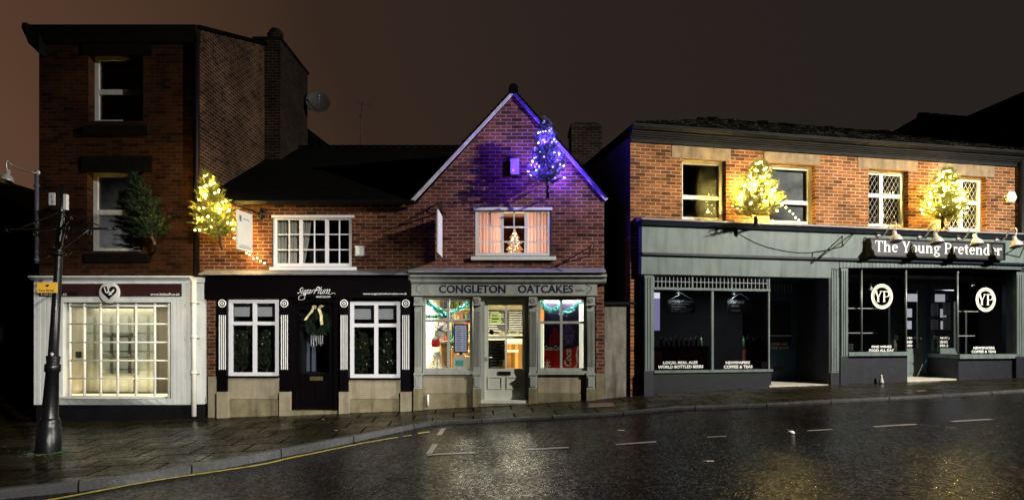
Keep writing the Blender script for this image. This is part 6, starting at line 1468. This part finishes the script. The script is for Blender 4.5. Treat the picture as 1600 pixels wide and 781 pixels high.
for x, y, lab in ((1484.5, 527, 'round tan plate sticker on the angled pub window'), (1485.5, 541, 'oval pale green sticker under the round tan one')):
    dd_ = -.85 + .91 * (x - 1447) / 49 - .04; t = thing_at('window_sticker', FP, x, y, dd_, lab, 'sticker')
    b = MB(FP); b.lathe([(.001, 0), (.065, 0), (.065, .004), (.001, .004)], (FP.u(x, dd_), dd_, FP.z(x, y, dd_)), 20, axis=(0, 1, 0)); b.build('disc', gg if y > 530 else mat('tan_disc', (.22, .16, .09), .6, .2, 9, 0), t)
t = thing_at('framed_picture', FP, 1553, 526, -1.1, 'small framed picture hanging behind the right pub window', 'picture')
b = MB(FP); b.pbox(1544, 505, 1562, 526, -1.1, -1.13); b.build('frame', M['black'], t); b = MB(FP); b.pbox(1546.5, 508, 1559.5, 523.5, -1.092, -1.099); b.build('print', gp, t)
wp = M['paper']
notice(FP, 1418, 459, 1434, 471, RE - .01, 'large white sheet at the top of the pub door glass', emis('glowing_sheet', (.62, .62, .70), .6), 0, group='sheets on the pub door')  # light through the door sheets is put into a glowing paper
notice(FP, 1416, 482, 1425, 495.5, RE - .01, 'upper small white sheet on the pub door glass', bpy.data.materials['glowing_sheet'], 0, group='sheets on the pub door')
notice(FP, 1416, 501, 1424.5, 514, RE - .01, 'lower small white sheet on the pub door glass', bpy.data.materials['glowing_sheet'], 0, group='sheets on the pub door')
notice(FP, 1326.5, 537, 1333, 547.5, DR - .05, 'small white card in the bottom left corner of the right pub bay window', None, 2)
notice(FP, 1190, 565, 1198, 574, -.02, 'small white card in the bottom right corner of the left pub window', None, 2)
t = thing_at('paper_stack', FP, 1402, 549, -.1, 'stack of pale boxes at the right of the pub bay window sill', 'boxes')
b = MB(FP); b.pbox(1397, 536, 1403, 549, -.1, -.2); b.pbox(1403.5, 524, 1411, 549, -.12, -.24); b.pbox(1397.5, 531, 1402.5, 535.5, -.12, -.2); b.build('cartons', mat('dull_card', (.16, .16, .13), .7, .3, 14, 0), t)
t = thing_at('cone_ornament', FP, 1377, 598, .26, 'small white cone-shaped vent post standing against the dark stall riser', 'ornament')
cx_, cz4 = FP.u(1377, .2), FP.z(1377, 598, .2)
b = MB(FP); b.lathe([(.001, 0), (.055, 0), (.05, .03), (.022, .15), (.028, .17), (.001, .19)], (cx_, .2, cz4), 12); b.build('cone', M['whitedim'], t)

# ================================================================== black post with cross arms
pb = ground(75, 706, zpav)
t = empty('iron_post', pb, 'leaning black cast iron post with crossed arms and a small yellow sign', 'post')
k9 = pb.y / F
def pp(x, y, dy=0): return (( x - 800) * k9, pb.y + dy, CZ + (HOR - y) * k9)
b = MB(W); ax0 = Vector(pp(75, 706)); ax1 = Vector(pp(98, 292)); axd = (ax1 - ax0)
def on(f_): return tuple(ax0 + axd * f_)
b.tube([on(f_) for f_ in (-.02, .0, .09, .095, .115, .125, .13)], [.17, .17, .165, .14, .15, .13, .12], 20); b.build('base', M['iron'], t)
b = MB(W); fs = (.12, .125, .30, .305, .33, .335, .36, .365, .6, .9, 1.0); b.tube([on(f_) for f_ in fs], [.125, .115, .088, .108, .108, .085, .098, .072, .058, .047, .041], 20); b.build('shaft', M['iron'], t)
b = MB(W); cxp = Vector(pp(95, 358)); 
arms = [(-.92, .12, .0), (.86, -.05, 0), (.80, -.95, .0), (-.55, .9, .0)]
for ax_, ay_, az_ in arms:
    e1 = cxp + Vector((ax_, ay_, az_)); b.tube([tuple(cxp), tuple(e1)], .02, 8); b.ball(tuple(e1), .032, 8)
    tp_ = Vector(pp(96, 330)); b.tube([tuple(tp_), tuple(cxp + Vector((ax_, ay_, az_)) * .85)], .011, 6)
    bt_ = Vector(pp(92, 392)); b.tube([tuple(bt_), tuple(cxp + Vector((ax_, ay_, az_)) * .55)], .012, 6)
    m2 = cxp + Vector((ax_, ay_, 0)) * .5; b.tube(interp([m2 + Vector((0, 0, -.02)), m2 + Vector((0, 0, -.09)), m2 + Vector((.05, 0, -.09)), m2 + Vector((.05, 0, -.04))], 4), .009, 5)
b.build('cross_arms', M['iron'], t)
b = MB(W); c9 = Vector(pp(91.5, 398)); b.lathe([(.08, -.02), (.11, 0), (.11, .02), (.08, .04)], tuple(c9), 16)
for s in (-1, 1): b.tube(interp([c9 + Vector((s * .09, 0, 0)), c9 + Vector((s * .16, -.04, -.04)), c9 + Vector((s * .2, -.02, .03)), c9 + Vector((s * .14, 0, .06))], 4), .012, 5)
b.build('collar', M['iron'], t)
b = MB(W); q0, q1 = pp(82, 322, -.07), pp(91, 303, -.07); b.box(q0[0], q1[0], pb.y - .08, pb.y - .06, q0[2], q1[2]); q0, q1 = pp(101, 328, 0), pp(105.5, 304, 0); b.box(q0[0], q1[0], pb.y - .03, pb.y + .03, q0[2], q1[2]); pl = b.build('number_plate', M['whitedim'], t)
v, f = tmesh('1', .02); b = MB(W); q0 = pp(85, 313, -.085); b.v = [(q0[0] + p[0] * .07, pb.y - .083, q0[2] + p[1] * .09) for p in v]; b.f = f; b.sm = [False] * len(f); b.build('number', M['print'], pl)
v, f = tmesh('F', .02); b = MB(W); q0 = pp(86, 321, -.085); b.v = [(q0[0] + p[0] * .07, pb.y - .083, q0[2] + p[1] * .09) for p in v]; b.f = f; b.sm = [False] * len(f); b.build('number', M['print'], pl)
b = MB(W); q0, q1 = pp(67, 458, -.12), pp(98, 442, -.12); b.box(q0[0], q1[0], pb.y - .125, pb.y - .115, q0[2], q1[2]); yp = b.build('yellow_sign', M['yellow'], t)
v, f = tmesh('Fore Street', .02); sx = .235 / max(p[0] for p in v); b = MB(W); b.v = [(q0[0] + .03 + p[0] * sx, pb.y - .128, q0[2] + .02 + p[1] * .045) for p in v]; b.f = f; b.sm = [False] * len(f); b.build('lettering', M['black'], yp)
b = MB(W); ar = (q0[0] + .16, q0[2] + .105); b.face([(ar[0] - .04, pb.y - .1275, ar[1]), (ar[0], pb.y - .1275, ar[1] - .02), (ar[0] + .035, pb.y - .1275, ar[1] + .012), (ar[0], pb.y - .1275, ar[1] + .02)]); b.build('arrow', M['black'], yp)
b = MB(W); cs = Vector(pp(88, 553)); b.lathe([(.001, 0), (.028, 0), (.028, .004), (.001, .004)], (cs.x, pb.y - .095, cs.z), 14, axis=(0, -1, 0)); b.build('sticker', M['whitedim'], t)

# ================================================================== ground details
g1 = ground(941, 633, zpav)
t = empty('inspection_cover', g1, 'rusty brown rectangular inspection cover in the pavement beside the alley wall', 'cover')
def gquad(name, pts, m, par, up=.006, fn=zpav):
    b = MB(W); b.face([tuple(ground(x, y, fn, up)) for x, y in pts]); return b.build(name, m, par)
gquad('frame', [(915, 637), (966, 635.5), (960, 627.5), (916, 629)], M['black'], t, .005); gquad('lid', [(920, 636), (962, 634.6), (957, 628.6), (919, 629.9)], M['cover'], t, .010)
tag(gquad('inspection_cover', [(1434, 612), (1448, 611), (1444, 608), (1432, 609)], M['cover'], None, .006), 'small dark inspection cover in the pavement in front of the pub', 'cover')
b = MB(W); g2 = ground(1236, 677); b.lathe([(.001, 0), (.045, 0), (.05, .02), (.03, .035), (.001, .04)], tuple(g2), 9); tag(b.build('crumpled_litter', M['letter']), 'small crumpled white litter lying on the dark road', 'litter')
for x, y, lab in ((970, 672, 'pale fallen leaf flat on the road before the alley'), (1108, 720, 'pale fallen leaf flat in the middle of the road'), (524, 672, 'tiny pale leaf on the pavement by the kerb'), (504, 655, 'tiny pale leaf on the pavement near the salon door')):
    fn = zroad if x > 700 else zpav; g3 = ground(x, y, fn, .012); b = MB(W); rd = random.Random(int(x)); n = 9; rr = .055 if x > 700 else .03
    b.v = []; b.face([(g3.x + rr * (1 + .5 * math.sin(k * 2.1)) * math.cos(k * 6.283 / n), g3.y + rr * (.6 + .3 * math.sin(k * 3.3)) * math.sin(k * 6.283 / n), g3.z + .004 * (k % 2)) for k in range(n)])
    tag(b.build('fallen_leaf', mat('leaf_%d' % x, (.30, .27, .18), .6, .2, 20, 0)), lab, 'leaf', 'fallen leaves')
b = MB(W); rd = random.Random(23)
for k in range(900):
    X = rd.uniform(-9.6, 12); Y = yf(X) - .12 - abs(rd.gauss(0, .06)) - (.12 if X < -6.4 else 0); z = zpav(X, Y); s7 = rd.uniform(.004, .014); an = rd.random() * 3.1; dx, dy = s7 * math.cos(an), s7 * math.sin(an)
    b.face([(X - dx, Y - dy, z + .003), (X + dx, Y + dy, z + .003), (X + dy * .4, Y - dx * .4, z + .003 + s7 * .6)])
tag(b.build('wall_foot_debris', mat('damp_debris', (.07, .06, .03), .8, .7, 40, 0)), kind='stuff')
# moss at the foot of the post and in pavement joints
b = MB(W); rd = random.Random(17)
for k in range(1500):
    if k < 500: an = rd.uniform(0, 6.28); rr = .18 + abs(rd.gauss(0, .05)); X, Y = pb.x + rr * math.cos(an), pb.y + rr * math.sin(an)
    else:
        j = rd.randrange(9); t_ = rd.random(); X = -8.5 + t_ * 5 + rd.gauss(0, .01); Y = 8.6 + j * .45 + t_ * .2 + rd.gauss(0, .012)
        if math.sin(X * 3 + j * 2) < .3: continue
    z = zpav(X, Y); h = rd.uniform(.004, .016); an = rd.random() * 3.1; dx, dy = .012 * math.cos(an), .012 * math.sin(an)
    b.face([(X - dx, Y - dy, z), (X + dx, Y + dy, z), (X, Y, z + h)])
tag(b.build('moss', M['moss'], None), kind='stuff')

# ================================================================== houses beyond
def house(name, pts_front, depth, m_wall, m_roof, label): pass
H1 = empty('far_house', (-17, 22, 0), 'dark house with a sloping roof beyond the left edge of the tall house', 'building')
FH = Fr(0, 20.0, 0)
u1 = FH.u(100); z1 = FH.z(57, 345); 
b = MB(FH); b.box(-30, u1, -8, 0, -.6, z1); b.build('wall', mat('dark_far_wall', (.012, .009, .008), .9, .4, 3, .2), H1)
b = MB(FH); zr = CZ + (HOR - 262) / F * 20; zlo_ = FH.z(57, 332)
b.prism([(-30, z1), (u1 + .2, z1), (u1 + .2, zlo_ - .5), (FH.u(0) - 2.5, FH.z(0, 297) + 1.1), (-30, FH.z(0, 297) + 1.1)], -8, .3); b.build('roof', M['tileR'], H1)
H2 = empty('rear_house', (11.5, 20.5, 0), 'house with a red tiled roof and pale ridge behind the right end of the pub', 'building')
FR_ = Fr(FP.o.x, FP.o.y, R(11.8))
def zAt(x, y, d): return FR_.z(x, y, d)
dA, dB = -4.5, -7.5
uA = FR_.u(1405, dA); uT = FR_.u(1436, dB); zT = zAt(1436, 182, dB); zA_ = zAt(1405, 208, dA) - .2
b = MB(FR_); b.face([(uA, dA, zA_ - .2), (uA + 14, dA, zA_ - .2), (uT + 14, dB, zT), (uT, dB, zT)]); b.face([(uA, dA, zA_ - .2), (uT, dB, zT), (uA + .3, dB - 3, zA_ - .3)]); b.face([(uT, dB, zT), (uT + 14, dB, zT), (uA + 14, dB - 3, zA_ - .3), (uA + .3, dB - 3, zA_ - .3)]); b.build('roof', M['tileR'], H2)
b = MB(FR_); b.box(uA + .1, uA + 14, dB - 2.9, dA - .1, -.6, zA_ - .2); b.build('wall', mat('far_dark_brick', (.03, .015, .012), .9, .4, 3, .2), H2)
b = MB(FR_)
for k in range(34): b.tube([(uT + k * .4, dB, zT + .02), (uT + k * .4 + .37, dB, zT + .05)], .12, 8)
b.build('ridge_tiles', M['tileP'], H2)
H3 = empty('farthest_house', (20, 30, 0), 'dark roof slope rising at the top right corner behind the red roof', 'building')
FQ = Fr(0, 30.0, 0); uu0, uu1 = FQ.u(1495), FQ.u(1760)
b = MB(FQ); b.prism([(uu0, FQ.z(1495, 200)), (FQ.u(1505), FQ.z(1505, 184)), (FQ.u(1640), FQ.z(1640, 126)), (uu1, FQ.z(1760, 180)), (uu1, FQ.z(1760, 200))], -8, 0); b.build('roof', M['tileR'], H3)
b = MB(FQ); b.box(uu0 + .2, uu1 - .2, -7.8, -.1, -.6, FQ.z(1495, 200)); b.build('wall', bpy.data.materials['far_dark_brick'], H3)
